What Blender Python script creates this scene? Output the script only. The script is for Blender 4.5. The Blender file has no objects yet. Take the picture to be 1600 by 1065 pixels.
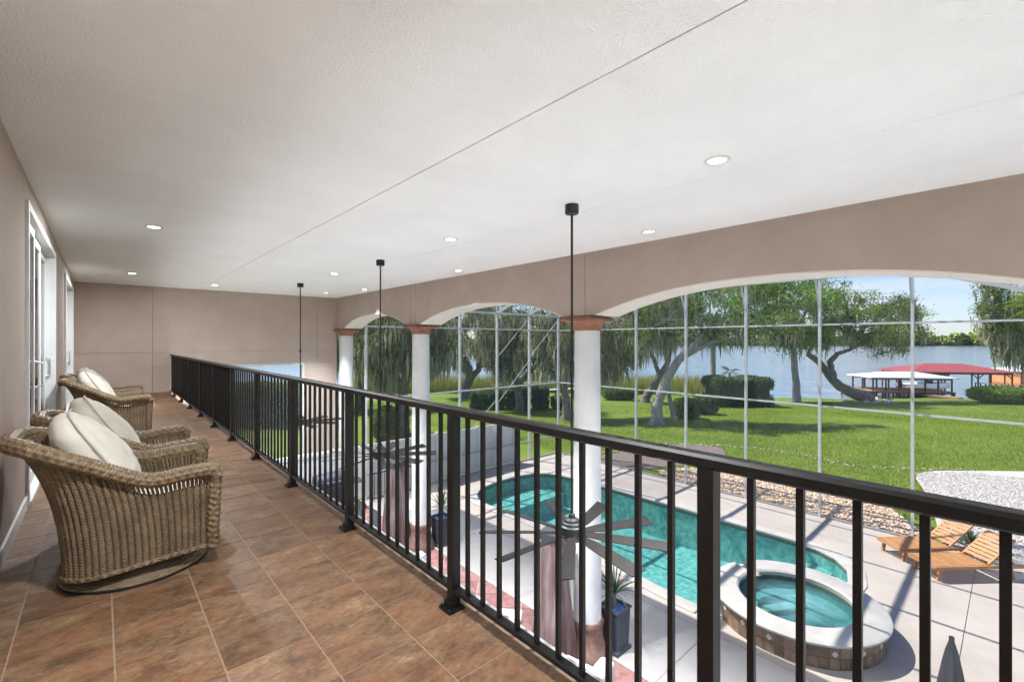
import bpy, bmesh, math, random
import numpy as np
from mathutils import Vector, Matrix
random.seed(7)
RNG = np.random.default_rng(11)
R = math.radians
S = bpy.context.scene
C = S.collection

# ------------------------------------------------------------------ camera
CAM_H, YAW, FPX = 1.38, R(42.12), 711.1
cs, sn = math.cos(YAW), math.sin(YAW)
cd = bpy.data.cameras.new('camera'); cd.lens = 16.0; cd.sensor_width = 36.0
cd.clip_start = 0.05; cd.clip_end = 6000
cam = bpy.data.objects.new('camera', cd); C.objects.link(cam)
cam.location = (0, 0, CAM_H); cam.rotation_euler = (R(90), 0, -YAW)
S.camera = cam
# ------------------------------------------------------------------ world, sun, exposure
SUN_TO = Vector((-0.21, 0.62, 1.0)).normalized()
W = bpy.data.worlds.new('World'); S.world = W; W.use_nodes = True
nt = W.node_tree; nt.nodes.clear()
wo = nt.nodes.new('ShaderNodeOutputWorld'); bg = nt.nodes.new('ShaderNodeBackground')
sky = nt.nodes.new('ShaderNodeTexSky'); sky.sky_type = 'NISHITA'; sky.sun_disc = False
sky.sun_elevation = math.asin(SUN_TO.z); sky.sun_rotation = math.atan2(SUN_TO.x, SUN_TO.y)
sky.air_density = 1.0; sky.dust_density = 0.3; sky.ozone_density = 1.0
bg.inputs['Strength'].default_value = 0.053
wtc = nt.nodes.new('ShaderNodeTexCoord'); wmp = nt.nodes.new('ShaderNodeMapping'); wmp.inputs['Scale'].default_value = (2.2, 2.2, 9.0)
wnz = nt.nodes.new('ShaderNodeTexNoise'); wnz.inputs['Scale'].default_value = 1.6; wnz.inputs['Detail'].default_value = 7
wrp = nt.nodes.new('ShaderNodeValToRGB'); wrp.color_ramp.elements[0].position = 0.54; wrp.color_ramp.elements[1].position = 0.80
wmx = nt.nodes.new('ShaderNodeMixRGB'); wmx.inputs['Color2'].default_value = (5.6, 5.7, 5.9, 1)
nt.links.new(wtc.outputs['Generated'], wmp.inputs['Vector']); nt.links.new(wmp.outputs['Vector'], wnz.inputs['Vector'])
nt.links.new(wnz.outputs['Fac'], wrp.inputs['Fac']); nt.links.new(wrp.outputs['Color'], wmx.inputs['Fac'])
wtn = nt.nodes.new('ShaderNodeMixRGB'); wtn.blend_type = 'MULTIPLY'; wtn.inputs['Fac'].default_value = 1.0; wtn.inputs['Color2'].default_value = (0.76, 0.86, 1.10, 1)
nt.links.new(sky.outputs['Color'], wtn.inputs['Color1']); nt.links.new(wtn.outputs['Color'], wmx.inputs['Color1']); nt.links.new(wmx.outputs['Color'], bg.inputs['Color'])
nt.links.new(bg.outputs['Background'], wo.inputs['Surface'])
sl = bpy.data.lights.new('sun', 'SUN'); sl.energy = 2.45; sl.angle = R(0.5); sl.color = (1.0, 0.95, 0.87)
so = bpy.data.objects.new('sun', sl); C.objects.link(so)
so.rotation_euler = (-SUN_TO).to_track_quat('-Z', 'Y').to_euler(); so.location = (0, 0, 30)
S.view_settings.view_transform = 'Standard'; S.view_settings.look = 'None'
S.view_settings.gamma = 1.0; S.view_settings.exposure = 1.72; S.view_settings.use_curve_mapping = False
DOWNLIGHT_W = 31.0                            # over the balcony tiles
VOID_W = 92.0                                # over the double-height patio
try:
    S.cycles.max_bounces = 10; S.cycles.diffuse_bounces = 6; S.cycles.transparent_max_bounces = 24
except Exception: pass

# ------------------------------------------------------------------ helpers
def pix(px, py, f):
    """photo pixel at depth f (metres along the view axis) -> world point"""
    r = (px - 800) / FPX * f; u = (532 - py) / FPX * f
    return Vector((r * cs + f * sn, -r * sn + f * cs, CAM_H + u))
G = -3.70                                    # pool deck level (balcony tiles are z = 0)
def fdist(x, y): return x * sn + y * cs
def land(x, y):
    return G - 0.03 - 0.042 * max(0.0, fdist(x, y) - 20.5)
def ground_pt(px, py):
    k = (py - 532) / FPX
    f = (CAM_H - G + 0.03) / k
    if f > 20.5: f = (CAM_H - G + 0.03 - 0.042 * 20.5) / (k - 0.042)
    p = pix(px, py, f); return Vector((p.x, p.y, land(p.x, p.y))), f
def wloc(o):
    v = Vector((0, 0, 0))
    while o: v += o.location; o = o.parent
    return v
def tag(o, label=None, cat=None, group=None, kind=None):
    if label: o['label'] = label
    if cat: o['category'] = cat
    if group: o['group'] = group
    if kind: o['kind'] = kind
    return o
def thing(name, loc, label, cat, group=None, rz=0.0):
    o = bpy.data.objects.new(name, None); o.empty_display_size = 0.1; C.objects.link(o)
    o.location = loc; o.rotation_euler = (0, 0, rz)
    return tag(o, label, cat, group)
def link(name, me, parent=None, loc=None):
    o = bpy.data.objects.new(name, me); C.objects.link(o)
    if parent: o.parent = parent
    if loc is not None: o.location = loc
    return o
def clone(o, parent=None):
    c = o.copy(); C.objects.link(c); c.parent = parent
    for ch in list(o.children): clone(ch, c)
    return c

class MB:
    def __init__(s): s.v = []; s.f = []
    def add(s, vs, fs):
        b = len(s.v); s.v += [tuple(p) for p in vs]; s.f += [tuple(i + b for i in f) for f in fs]; return s
    def box(s, c, d, m=None):
        x, y, z = d[0] / 2, d[1] / 2, d[2] / 2
        vs = [Vector((a * x, b * y, e * z)) for e in (-1, 1) for a, b in ((-1, -1), (1, -1), (1, 1), (-1, 1))]
        if m is not None: vs = [m @ p for p in vs]
        c = Vector(c)
        return s.add([p + c for p in vs], [(3, 2, 1, 0), (4, 5, 6, 7), (0, 1, 5, 4), (1, 2, 6, 5), (2, 3, 7, 6), (3, 0, 4, 7)])
    def ext(s, x0, x1, y0, y1, z0, z1): return s.box(((x0 + x1) / 2, (y0 + y1) / 2, (z0 + z1) / 2), (x1 - x0, y1 - y0, z1 - z0))
    def bar(s, p0, p1, w, h=None, up=(0, 0, 1)):
        h = h or w; p0 = Vector(p0); p1 = Vector(p1); d = p1 - p0; L = d.length; d = d / L; up = Vector(up)
        if abs(d.dot(up)) > 0.98: up = Vector((0, 1, 0)) if abs(d.y) < 0.9 else Vector((1, 0, 0))
        x = d.cross(up).normalized(); z = x.cross(d).normalized()
        m = Matrix((x, d, z)).transposed()
        return s.box((p0 + p1) / 2, (w, L, h), m)
    def tube(s, pts, rad, n=8, cap=True):
        pts = [Vector(p) for p in pts]
        if not hasattr(rad, '__len__'): rad = [rad] * len(pts)
        b = len(s.v); ref = None
        for i, p in enumerate(pts):
            d = (pts[min(i + 1, len(pts) - 1)] - pts[max(i - 1, 0)]).normalized()
            if ref is None: ref = d.orthogonal().normalized()
            ref = (ref - d * ref.dot(d)).normalized(); y = d.cross(ref)
            for k in range(n):
                a = 2 * math.pi * k / n
                s.v.append(tuple(p + (ref * math.cos(a) + y * math.sin(a)) * rad[i]))
        for i in range(len(pts) - 1):
            for k in range(n):
                k2 = (k + 1) % n
                s.f.append((b + i * n + k, b + i * n + k2, b + (i + 1) * n + k2, b + (i + 1) * n + k))
        if cap:
            s.f.append(tuple(b + k for k in reversed(range(n)))); s.f.append(tuple(b + (len(pts) - 1) * n + k for k in range(n)))
        return s
    def lathe(s, prof, c=(0, 0, 0), n=32, cap=True):
        b = len(s.v); c = Vector(c)
        for r, z in prof:
            for k in range(n):
                a = 2 * math.pi * k / n; s.v.append((c.x + r * math.cos(a), c.y + r * math.sin(a), c.z + z))
        for i in range(len(prof) - 1):
            for k in range(n):
                k2 = (k + 1) % n
                s.f.append((b + i * n + k, b + i * n + k2, b + (i + 1) * n + k2, b + (i + 1) * n + k))
        if cap:
            s.f.append(tuple(b + k for k in reversed(range(n)))); s.f.append(tuple(b + (len(prof) - 1) * n + k for k in range(n)))
        return s
    def grid(s, P, closed_u=False, flip=False):
        b = len(s.v); nu = len(P); nv = len(P[0])
        for row in P: s.v += [tuple(p) for p in row]
        for i in range(nu if closed_u else nu - 1):
            i2 = (i + 1) % nu
            for j in range(nv - 1):
                q = (b + i * nv + j, b + i2 * nv + j, b + i2 * nv + j + 1, b + i * nv + j + 1)
                s.f.append(q[::-1] if flip else q)
        return s
    def mesh(s, name, mat, smooth=False, off=None, uv=None):
        me = bpy.data.meshes.new(name)
        vs = s.v if off is None else [(p[0] - off.x, p[1] - off.y, p[2] - off.z) for p in s.v]
        me.from_pydata(vs, [], s.f); me.update()
        if mat: me.materials.append(mat)
        if smooth:
            me.polygons.foreach_set('use_smooth', [True] * len(me.polygons))
            try: me.set_sharp_from_angle(angle=R(38))
            except Exception: pass
        if uv:
            l = me.uv_layers.new(name='UV')
            for lp in me.loops: l.data[lp.index].uv = uv[lp.vertex_index]
        return me
    def build(s, name, mat, parent=None, smooth=False, world=True, bevel=0, kind=None, uv=None, seg=2):
        off = wloc(parent) if (parent and world) else None
        o = link(name, s.mesh(name, mat, smooth, off, uv), parent)
        if bevel:
            m = o.modifiers.new('bevel', 'BEVEL'); m.width = bevel; m.segments = seg; m.limit_method = 'ANGLE'; m.angle_limit = R(40)
        if kind: o['kind'] = kind
        return o

# ------------------------------------------------------------------ materials
def mat(name, col, rough=0.6, col2=None, scale=4.0, detail=6, lo=0.35, hi=0.65, bump=0.0, bscale=60.0, metal=0.0, spec=0.5,
        stretch=(1, 1, 1), rnd=0.0, attr=False, coat=0.0, voro=None, sub=0.0, transl=0.0, bdist=0.01):
    m = bpy.data.materials.new(name); m.use_nodes = True; t = m.node_tree; N = t.nodes; L = t.links
    b = N['Principled BSDF']; b.inputs['Roughness'].default_value = rough; b.inputs['Metallic'].default_value = metal
    b.inputs['Specular IOR Level'].default_value = spec; b.inputs['Coat Weight'].default_value = coat
    b.inputs['Base Color'].default_value = (*col, 1)
    tc = N.new('ShaderNodeTexCoord'); mp = N.new('ShaderNodeMapping'); mp.inputs['Scale'].default_value = stretch
    vec = tc.outputs['Object']; out = None
    if rnd:
        oi = N.new('ShaderNodeObjectInfo'); mu = N.new('ShaderNodeVectorMath'); mu.operation = 'MULTIPLY_ADD'
        L.new(oi.outputs['Random'], mu.inputs[0]); mu.inputs[1].default_value = (37, 91, 53); L.new(vec, mu.inputs[2]); vec = mu.outputs[0]
    L.new(vec, mp.inputs['Vector'])
    if col2 is not None:
        if voro: tx = N.new('ShaderNodeTexVoronoi'); tx.inputs['Scale'].default_value = voro; fac = tx.outputs['Color']
        else:
            tx = N.new('ShaderNodeTexNoise'); tx.inputs['Scale'].default_value = scale; tx.inputs['Detail'].default_value = detail
            tx.inputs['Roughness'].default_value = 0.62; fac = tx.outputs['Fac']
        L.new(mp.outputs['Vector'], tx.inputs['Vector'])
        rp = N.new('ShaderNodeValToRGB'); rp.color_ramp.elements[0].position = lo; rp.color_ramp.elements[1].position = hi
        rp.color_ramp.elements[0].color = (*col, 1); rp.color_ramp.elements[1].color = (*col2, 1)
        L.new(fac, rp.inputs['Fac']); out = rp.outputs['Color']
    if attr:
        at = N.new('ShaderNodeAttribute'); at.attribute_name = 'tint'; mx = N.new('ShaderNodeMixRGB'); mx.blend_type = 'MULTIPLY'; mx.inputs['Fac'].default_value = 1
        if out: L.new(out, mx.inputs['Color1'])
        else: mx.inputs['Color1'].default_value = (*col, 1)
        L.new(at.outputs['Color'], mx.inputs['Color2']); out = mx.outputs['Color']
    if rnd and rnd > 0.01:
        hs = N.new('ShaderNodeHueSaturation'); mr = N.new('ShaderNodeMapRange'); mr.inputs['To Min'].default_value = 1 - rnd; mr.inputs['To Max'].default_value = 1 + rnd
        L.new(oi.outputs['Random'], mr.inputs['Value']); L.new(mr.outputs['Result'], hs.inputs['Value'])
        if out: L.new(out, hs.inputs['Color'])
        else: hs.inputs['Color'].default_value = (*col, 1)
        out = hs.outputs['Color']
    if out: L.new(out, b.inputs['Base Color'])
    if bump:
        nz = N.new('ShaderNodeTexNoise'); nz.inputs['Scale'].default_value = bscale; nz.inputs['Detail'].default_value = 4
        L.new(mp.outputs['Vector'], nz.inputs['Vector']); bp = N.new('ShaderNodeBump'); bp.inputs['Strength'].default_value = bump; bp.inputs['Distance'].default_value = bdist
        L.new(nz.outputs['Fac'], bp.inputs['Height']); L.new(bp.outputs['Normal'], b.inputs['Normal'])
    if transl:
        tr = N.new('ShaderNodeBsdfTranslucent'); ms = N.new('ShaderNodeMixShader'); ms.inputs['Fac'].default_value = transl
        if out: L.new(out, tr.inputs['Color'])
        else: tr.inputs['Color'].default_value = (*col, 1)
        L.new(b.outputs[0], ms.inputs[1]); L.new(tr.outputs[0], ms.inputs[2]); L.new(ms.outputs[0], N['Material Output'].inputs['Surface'])
    return m

M = {}
M['stucco'] = mat('beige_stucco', (0.41, 0.325, 0.275), 0.9, (0.46, 0.37, 0.315), 1.3, bump=0.55, bscale=130, bdist=0.006)
M['ceil'] = mat('white_stucco_ceiling', (0.83, 0.835, 0.84), 0.92, (0.88, 0.885, 0.89), 1.1, bump=0.9, bscale=75, bdist=0.012)
M['cream'] = mat('cream_bounce_stucco', (0.66, 0.61, 0.56), 0.9, (0.72, 0.67, 0.62), 3, bump=0.6, bscale=120, bdist=0.006)
M['white'] = mat('white_paint', (0.64, 0.64, 0.635), 0.55, (0.70, 0.70, 0.695), 3)
M['column'] = mat('white_column_plaster', (0.60, 0.60, 0.60), 0.75, (0.66, 0.66, 0.66), 2.5, bump=0.15, bscale=80, bdist=0.004)
M['terra'] = mat('terracotta', (0.24, 0.095, 0.06), 0.7, (0.33, 0.15, 0.10), 14, bump=0.4, bscale=60)
M['terrabase'] = mat('worn_terracotta', (0.13, 0.07, 0.052), 0.75, (0.21, 0.125, 0.10), 9, bump=0.4, bscale=50)
M['grout'] = mat('sand_grout', (0.30, 0.212, 0.148), 0.95, (0.36, 0.26, 0.185), 20)
def tile_mat():
    m = mat('slate_look_tile', (0.135, 0.078, 0.047), 0.36, None, rnd=0.14, spec=0.4)
    t = m.node_tree; N = t.nodes; L = t.links; b = N['Principled BSDF']; mp = [n for n in N if n.type == 'MAPPING'][0]
    mp.inputs['Scale'].default_value = (1.0, 1.7, 1); mp.inputs['Rotation'].default_value = (0, 0, R(-24))
    n1 = N.new('ShaderNodeTexNoise'); n1.inputs['Scale'].default_value = 5.5; n1.inputs['Detail'].default_value = 14; n1.inputs['Roughness'].default_value = 0.74; n1.inputs['Distortion'].default_value = 0.25
    L.new(mp.outputs[0], n1.inputs['Vector'])
    rp = N.new('ShaderNodeValToRGB'); e = rp.color_ramp.elements
    e[0].position = 0.36; e[0].color = (0.070, 0.042, 0.025, 1); e[1].position = 0.64; e[1].color = (0.36, 0.245, 0.148, 1)
    for p, cc in ((0.45, (0.130, 0.074, 0.041, 1)), (0.50, (0.19, 0.108, 0.058, 1)), (0.56, (0.24, 0.145, 0.081, 1))): q = e.new(p); q.color = cc
    nf = N.new('ShaderNodeTexNoise'); nf.inputs['Scale'].default_value = 34; nf.inputs['Detail'].default_value = 8; nf.inputs['Roughness'].default_value = 0.7; L.new(mp.outputs[0], nf.inputs['Vector'])
    mxf = N.new('ShaderNodeMixRGB'); mxf.inputs['Fac'].default_value = 0.36; L.new(n1.outputs['Fac'], mxf.inputs['Color1']); L.new(nf.outputs['Fac'], mxf.inputs['Color2']); L.new(mxf.outputs[0], rp.inputs['Fac'])
    n2 = N.new('ShaderNodeTexNoise'); n2.inputs['Scale'].default_value = 3.4; n2.inputs['Detail'].default_value = 3; L.new(mp.outputs[0], n2.inputs['Vector'])
    r2 = N.new('ShaderNodeValToRGB'); r2.color_ramp.elements[0].position = 0.45; r2.color_ramp.elements[1].position = 0.66
    L.new(n2.outputs['Fac'], r2.inputs['Fac']); mx = N.new('ShaderNodeMixRGB'); mx.inputs['Color2'].default_value = (0.24, 0.09, 0.04, 1)
    mm = N.new('ShaderNodeMath'); mm.operation = 'MULTIPLY'; mm.inputs[1].default_value = 0.30; L.new(r2.outputs[0], mm.inputs[0])
    L.new(mm.outputs[0], mx.inputs['Fac']); L.new(rp.outputs[0], mx.inputs['Color1'])
    hs = [n for n in N if n.type == 'HUE_SAT'][0]; L.new(mx.outputs[0], hs.inputs['Color'])
    n3 = N.new('ShaderNodeTexNoise'); n3.inputs['Scale'].default_value = 24; n3.inputs['Detail'].default_value = 5; L.new(mp.outputs[0], n3.inputs['Vector'])
    bp = N.new('ShaderNodeBump'); bp.inputs['Strength'].default_value = 0.28; bp.inputs['Distance'].default_value = 0.006; L.new(n3.outputs['Fac'], bp.inputs['Height']); L.new(bp.outputs[0], b.inputs['Normal'])
    mr = N.new('ShaderNodeMapRange'); mr.inputs['To Min'].default_value = 0.34; mr.inputs['To Max'].default_value = 0.6; L.new(n1.outputs['Fac'], mr.inputs['Value']); L.new(mr.outputs[0], b.inputs['Roughness'])
    return m
M['tile'] = tile_mat()
M['iron'] = mat('dark_bronze_metal', (0.005, 0.0047, 0.0045), 0.42, (0.009, 0.0082, 0.0078), 8, bump=0.15, bscale=90, bdist=0.002, spec=0.4)
M['black'] = mat('black_metal', (0.012, 0.012, 0.013), 0.42)
M['blade'] = mat('weathered_blade', (0.008, 0.0066, 0.006), 0.75, (0.015, 0.0125, 0.011), 6, stretch=(1, 14, 1), spec=0.15)
M['alum'] = mat('white_aluminium', (0.52, 0.52, 0.51), 0.4, (0.60, 0.60, 0.59), 4)
M['alumg'] = mat('grey_aluminium', (0.30, 0.30, 0.31), 0.4)
M['deck'] = mat('cool_deck', (0.35, 0.315, 0.285), 0.85, (0.42, 0.38, 0.345), 0.9, bump=0.5, bscale=70, bdist=0.006, detail=9)
M['joint'] = mat('joint_backing', (0.22, 0.20, 0.185), 0.95)  # grey backing visible through the open joints
M['coping'] = mat('bullnose_coping', (0.36, 0.352, 0.335), 0.75, (0.44, 0.43, 0.41), 3, bump=0.3, bscale=60)
M['plaster'] = mat('pebble_pool_finish', (0.13, 0.30, 0.30), 0.8, (0.42, 0.60, 0.58), 7.0, detail=10, lo=0.36, hi=0.66, bump=0.3, bscale=30)
M['plaster2'] = mat('spa_plaster', (0.075, 0.17, 0.19), 0.8, (0.28, 0.34, 0.30), 2.6)
M['band'] = mat('waterline_tile', (0.16, 0.14, 0.11), 0.35, (0.24, 0.20, 0.15), 9)
M['spatile'] = mat('brown_stone_tile', (0.13, 0.085, 0.06), 0.5, (0.23, 0.155, 0.105), 9, rnd=0.3, bump=0.2, bscale=40)
M['accent'] = mat('pale_accent_tile', (0.52, 0.47, 0.42), 0.45)
M['paver'] = mat('red_slate_paver', (0.19, 0.08, 0.068), 0.6, (0.29, 0.15, 0.13), 8, rnd=0.22, bump=0.2, bscale=30)
M['bouncetile'] = mat('pale_bounce_tile', (0.66, 0.63, 0.59), 0.6, (0.74, 0.71, 0.67), 5)
M['palegrout'] = mat('pale_grout', (0.40, 0.37, 0.34), 0.95)
M['wood'] = mat('teak', (0.36, 0.17, 0.065), 0.55, (0.47, 0.245, 0.105), 5, stretch=(1.2, 9, 9), rnd=0.12, bump=0.15, bscale=30)
M['cushion'] = mat('cream_cushion', (0.62, 0.575, 0.49), 0.95, (0.68, 0.635, 0.55), 4, bump=0.25, bscale=220, bdist=0.003)
M['piping'] = mat('cushion_piping', (0.56, 0.52, 0.45), 0.9)
M['sofaw'] = mat('white_upholstery', (0.46, 0.46, 0.46), 0.9, (0.54, 0.54, 0.54), 5, bump=0.2, bscale=9, bdist=0.02)
M['navy'] = mat('navy_planter', (0.03, 0.036, 0.055), 0.45, (0.05, 0.058, 0.08), 5)
M['blueglass'] = mat('blue_glass_stones', (0.03, 0.06, 0.18), 0.15, (0.10, 0.17, 0.36), 30, lo=0.4, hi=0.6, bump=0.5, bscale=40)
M['spike'] = mat('spiky_leaf', (0.035, 0.085, 0.045), 0.45, (0.07, 0.14, 0.07), 6, attr=True, transl=0.15)
M['cover'] = mat('maroon_vinyl_cover', (0.085, 0.045, 0.042), 0.4, (0.22, 0.17, 0.168), 2.2, detail=2, lo=0.40, hi=0.75, stretch=(3.0, 3.0, 0.4), bump=0.8, bscale=5, bdist=0.05)
M['umbrella'] = mat('slate_fabric', (0.02, 0.021, 0.025), 0.85, (0.03, 0.031, 0.036), 8)
M['vinyl'] = mat('white_vinyl_fence', (0.60, 0.575, 0.55), 0.55, (0.66, 0.635, 0.61), 2)
M['bark'] = mat('oak_bark', (0.115, 0.098, 0.083), 0.95, (0.27, 0.245, 0.22), 3.0, stretch=(3, 3, 0.8), bump=1.0, bscale=9, bdist=0.06)
M['palebark'] = mat('pale_bark', (0.24, 0.22, 0.20), 0.95, (0.40, 0.375, 0.345), 2.4, stretch=(3, 3, 0.8), bump=0.9, bscale=9, bdist=0.05)
M['leaf'] = mat('oak_leaf', (0.135, 0.205, 0.036), 0.55, attr=True, transl=0.42, spec=0.3)
M['leafb'] = mat('bright_leaf', (0.155, 0.25, 0.042), 0.5, attr=True, transl=0.42, spec=0.3)
M['leafd'] = mat('mossy_oak_leaf', (0.14, 0.165, 0.062), 0.6, attr=True, transl=0.4, spec=0.2)
M['moss'] = mat('spanish_moss', (0.34, 0.335, 0.225), 0.95, attr=True, transl=0.3, spec=0.1)
M['hedge'] = mat('hedge_leaf', (0.08, 0.145, 0.04), 0.55, attr=True, transl=0.2, spec=0.3)
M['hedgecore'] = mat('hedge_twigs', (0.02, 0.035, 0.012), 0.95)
M['reed'] = mat('marsh_reed', (0.38, 0.36, 0.10), 0.8, attr=True, transl=0.3, spec=0.2)
M['grass'] = mat('lawn_grass', (0.088, 0.152, 0.012), 0.85, (0.155, 0.22, 0.022), 0.35, detail=14, lo=0.34, hi=0.66, bump=0.9, bscale=14, bdist=0.06, spec=0.2)
M['blade_grass'] = mat('grass_blade', (0.185, 0.275, 0.028), 0.7, attr=True, transl=0.35, spec=0.2)
M['mulch'] = mat('bark_mulch', (0.085, 0.066, 0.058), 0.95, (0.22, 0.18, 0.165), 14, detail=8, bump=1.0, bscale=22, bdist=0.04)
M['soil'] = mat('pebble_bed_sand', (0.38, 0.30, 0.225), 0.95, (0.52, 0.43, 0.335), 18, detail=8, bump=0.8, bscale=30)
M['whitegravel'] = mat('white_gravel_bed', (0.36, 0.345, 0.33), 0.95, (0.52, 0.505, 0.49), 22, detail=8, bump=0.8, bscale=30)
M['pebble'] = mat('river_pebble', (0.60, 0.50, 0.40), 0.6, attr=True)
M['rock'] = mat('limestone_rock', (0.40, 0.37, 0.32), 0.9, (0.52, 0.48, 0.42), 5, bump=0.7, bscale=9)
M['redmetal'] = mat('red_metal_roof', (0.27, 0.05, 0.045), 0.5, (0.34, 0.075, 0.065), 2)
M['whitemetal'] = mat('white_metal_roof', (0.50, 0.50, 0.49), 0.5, (0.58, 0.58, 0.57), 2)
M['dockwood'] = mat('grey_dock_wood', (0.12, 0.105, 0.095), 0.9, (0.18, 0.16, 0.145), 3, stretch=(1, 8, 1))
M['reddock'] = mat('red_stained_dock', (0.34, 0.145, 0.085), 0.85, (0.42, 0.20, 0.13), 3)
M['darkwood'] = mat('dark_piling', (0.045, 0.04, 0.036), 0.9)
M['orange'] = mat('cedar_siding', (0.46, 0.17, 0.05), 0.75, (0.54, 0.22, 0.075), 3)
M['hull'] = mat('white_gelcoat', (0.80, 0.80, 0.80), 0.2)
M['blackglass'] = mat('dark_acrylic', (0.02, 0.022, 0.026), 0.12)
M['farleaf'] = mat('far_foliage', (0.19, 0.235, 0.075), 0.8, attr=True, spec=0.1)
M['roofing'] = mat('roof_tile', (0.30, 0.20, 0.16), 0.85, (0.36, 0.25, 0.2), 4)
M['steel'] = mat('brushed_steel', (0.42, 0.42, 0.43), 0.32, metal=1.0)
M['charcoal'] = mat('charcoal_enamel', (0.028, 0.032, 0.045), 0.35)
M['room'] = mat('room_paint', (0.50, 0.42, 0.36), 0.9)
M['lakebed'] = mat('lake_bed', (0.10, 0.095, 0.07), 0.95)
def screen_mat(name, dens, col):
    m = bpy.data.materials.new(name); m.use_nodes = True; t = m.node_tree; N = t.nodes; L = t.links; N.clear()
    o = N.new('ShaderNodeOutputMaterial'); ms = N.new('ShaderNodeMixShader'); ms.inputs['Fac'].default_value = dens
    a = N.new('ShaderNodeBsdfTransparent'); d = N.new('ShaderNodeBsdfDiffuse'); d.inputs['Color'].default_value = (*col, 1)
    L.new(a.outputs[0], ms.inputs[1]); L.new(d.outputs[0], ms.inputs[2]); L.new(ms.outputs[0], o.inputs['Surface']); return m
M['screen'] = screen_mat('insect_screen', 0.10, (0.35, 0.36, 0.36))
M['screenr'] = screen_mat('roof_screen', 0.30, (0.10, 0.10, 0.11))
M['railscreen'] = screen_mat('brown_mesh_screen', 0.80, (0.062, 0.046, 0.038))
def water_mat(name, tint, deep, scale, bump, rough=0.03, foam=None, opaque=0.0, dist=0.02, stretch=(1, 1, 1)):
    m = bpy.data.materials.new(name); m.use_nodes = True; t = m.node_tree; N = t.nodes; L = t.links; N.clear()
    o = N.new('ShaderNodeOutputMaterial'); tc = N.new('ShaderNodeTexCoord'); mp = N.new('ShaderNodeMapping'); mp.inputs['Scale'].default_value = stretch
    L.new(tc.outputs['Object'], mp.inputs['Vector'])
    nz = N.new('ShaderNodeTexNoise'); nz.inputs['Scale'].default_value = scale; nz.inputs['Detail'].default_value = 4; nz.inputs['Distortion'].default_value = 0.6
    L.new(mp.outputs[0], nz.inputs['Vector']); bp = N.new('ShaderNodeBump'); bp.inputs['Strength'].default_value = bump; bp.inputs['Distance'].default_value = dist
    L.new(nz.outputs['Fac'], bp.inputs['Height'])
    gl = N.new('ShaderNodeBsdfGlossy'); gl.inputs['Roughness'].default_value = rough; L.new(bp.outputs[0], gl.inputs['Normal'])
    fr = N.new('ShaderNodeFresnel'); fr.inputs['IOR'].default_value = 1.33; L.new(bp.outputs[0], fr.inputs['Normal'])
    tr = N.new('ShaderNodeBsdfTransparent'); tr.inputs['Color'].default_value = (*tint, 1)
    df = N.new('ShaderNodeBsdfDiffuse'); df.inputs['Color'].default_value = (*deep, 1); L.new(bp.outputs[0], df.inputs['Normal'])
    body = N.new('ShaderNodeMixShader'); L.new(tr.outputs[0], body.inputs[1]); L.new(df.outputs[0], body.inputs[2]); body.inputs['Fac'].default_value = opaque
    if foam:
        vm = N.new('ShaderNodeVectorMath'); vm.operation = 'LENGTH'; L.new(tc.outputs['Object'], vm.inputs[0])
        mr = N.new('ShaderNodeMapRange'); mr.inputs['From Min'].default_value = foam; mr.inputs['From Max'].default_value = 0.0; L.new(vm.outputs['Value'], mr.inputs['Value'])
        n2 = N.new('ShaderNodeTexNoise'); n2.inputs['Scale'].default_value = 7; n2.inputs['Detail'].default_value = 8; L.new(mp.outputs[0], n2.inputs['Vector'])
        ml = N.new('ShaderNodeMath'); ml.operation = 'MULTIPLY'; L.new(mr.outputs[0], ml.inputs[0]); L.new(n2.outputs['Fac'], ml.inputs[1]); L.new(ml.outputs[0], body.inputs['Fac'])
    ms = N.new('ShaderNodeMixShader'); L.new(fr.outputs[0], ms.inputs['Fac']); L.new(body.outputs[0], ms.inputs[1]); L.new(gl.outputs[0], ms.inputs[2]); L.new(ms.outputs[0], o.inputs['Surface'])
    return m
M['poolwater'] = water_mat('pool_water', (0.60, 0.89, 0.875), (0.1, 0.35, 0.35), 5.5, 1.0, 0.05, opaque=0.04, dist=0.035)
M['spawater'] = water_mat('spa_water', (0.50, 0.82, 0.86), (0.24, 0.56, 0.58), 6.0, 0.9, 0.05, foam=0.8)
M['lake'] = water_mat('lake_water', (0.3, 0.4, 0.45), (0.30, 0.308, 0.305), 0.35, 0.5, 0.12, opaque=1.0, dist=0.5, stretch=(1.0, 0.35, 1))
def glass_mat():
    m = bpy.data.materials.new('window_glass'); m.use_nodes = True; t = m.node_tree; N = t.nodes; L = t.links; N.clear()
    o = N.new('ShaderNodeOutputMaterial'); gl = N.new('ShaderNodeBsdfGlossy'); gl.inputs['Roughness'].default_value = 0.02
    tr = N.new('ShaderNodeBsdfTransparent'); tr.inputs['Color'].default_value = (0.7, 0.75, 0.75, 1)
    fr = N.new('ShaderNodeFresnel'); fr.inputs['IOR'].default_value = 1.9; ms = N.new('ShaderNodeMixShader')
    L.new(fr.outputs[0], ms.inputs['Fac']); L.new(tr.outputs[0], ms.inputs[1]); L.new(gl.outputs[0], ms.inputs[2]); L.new(ms.outputs[0], o.inputs['Surface']); return m
M['glass'] = glass_mat()
def emit_mat(name, col, st):
    m = bpy.data.materials.new(name); m.use_nodes = True; b = m.node_tree.nodes['Principled BSDF']
    b.inputs['Emission Color'].default_value = (*col, 1); b.inputs['Emission Strength'].default_value = st; return m
M['lamp'] = emit_mat('lamp_lens', (1.0, 0.95, 0.88), 3.0)
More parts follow.
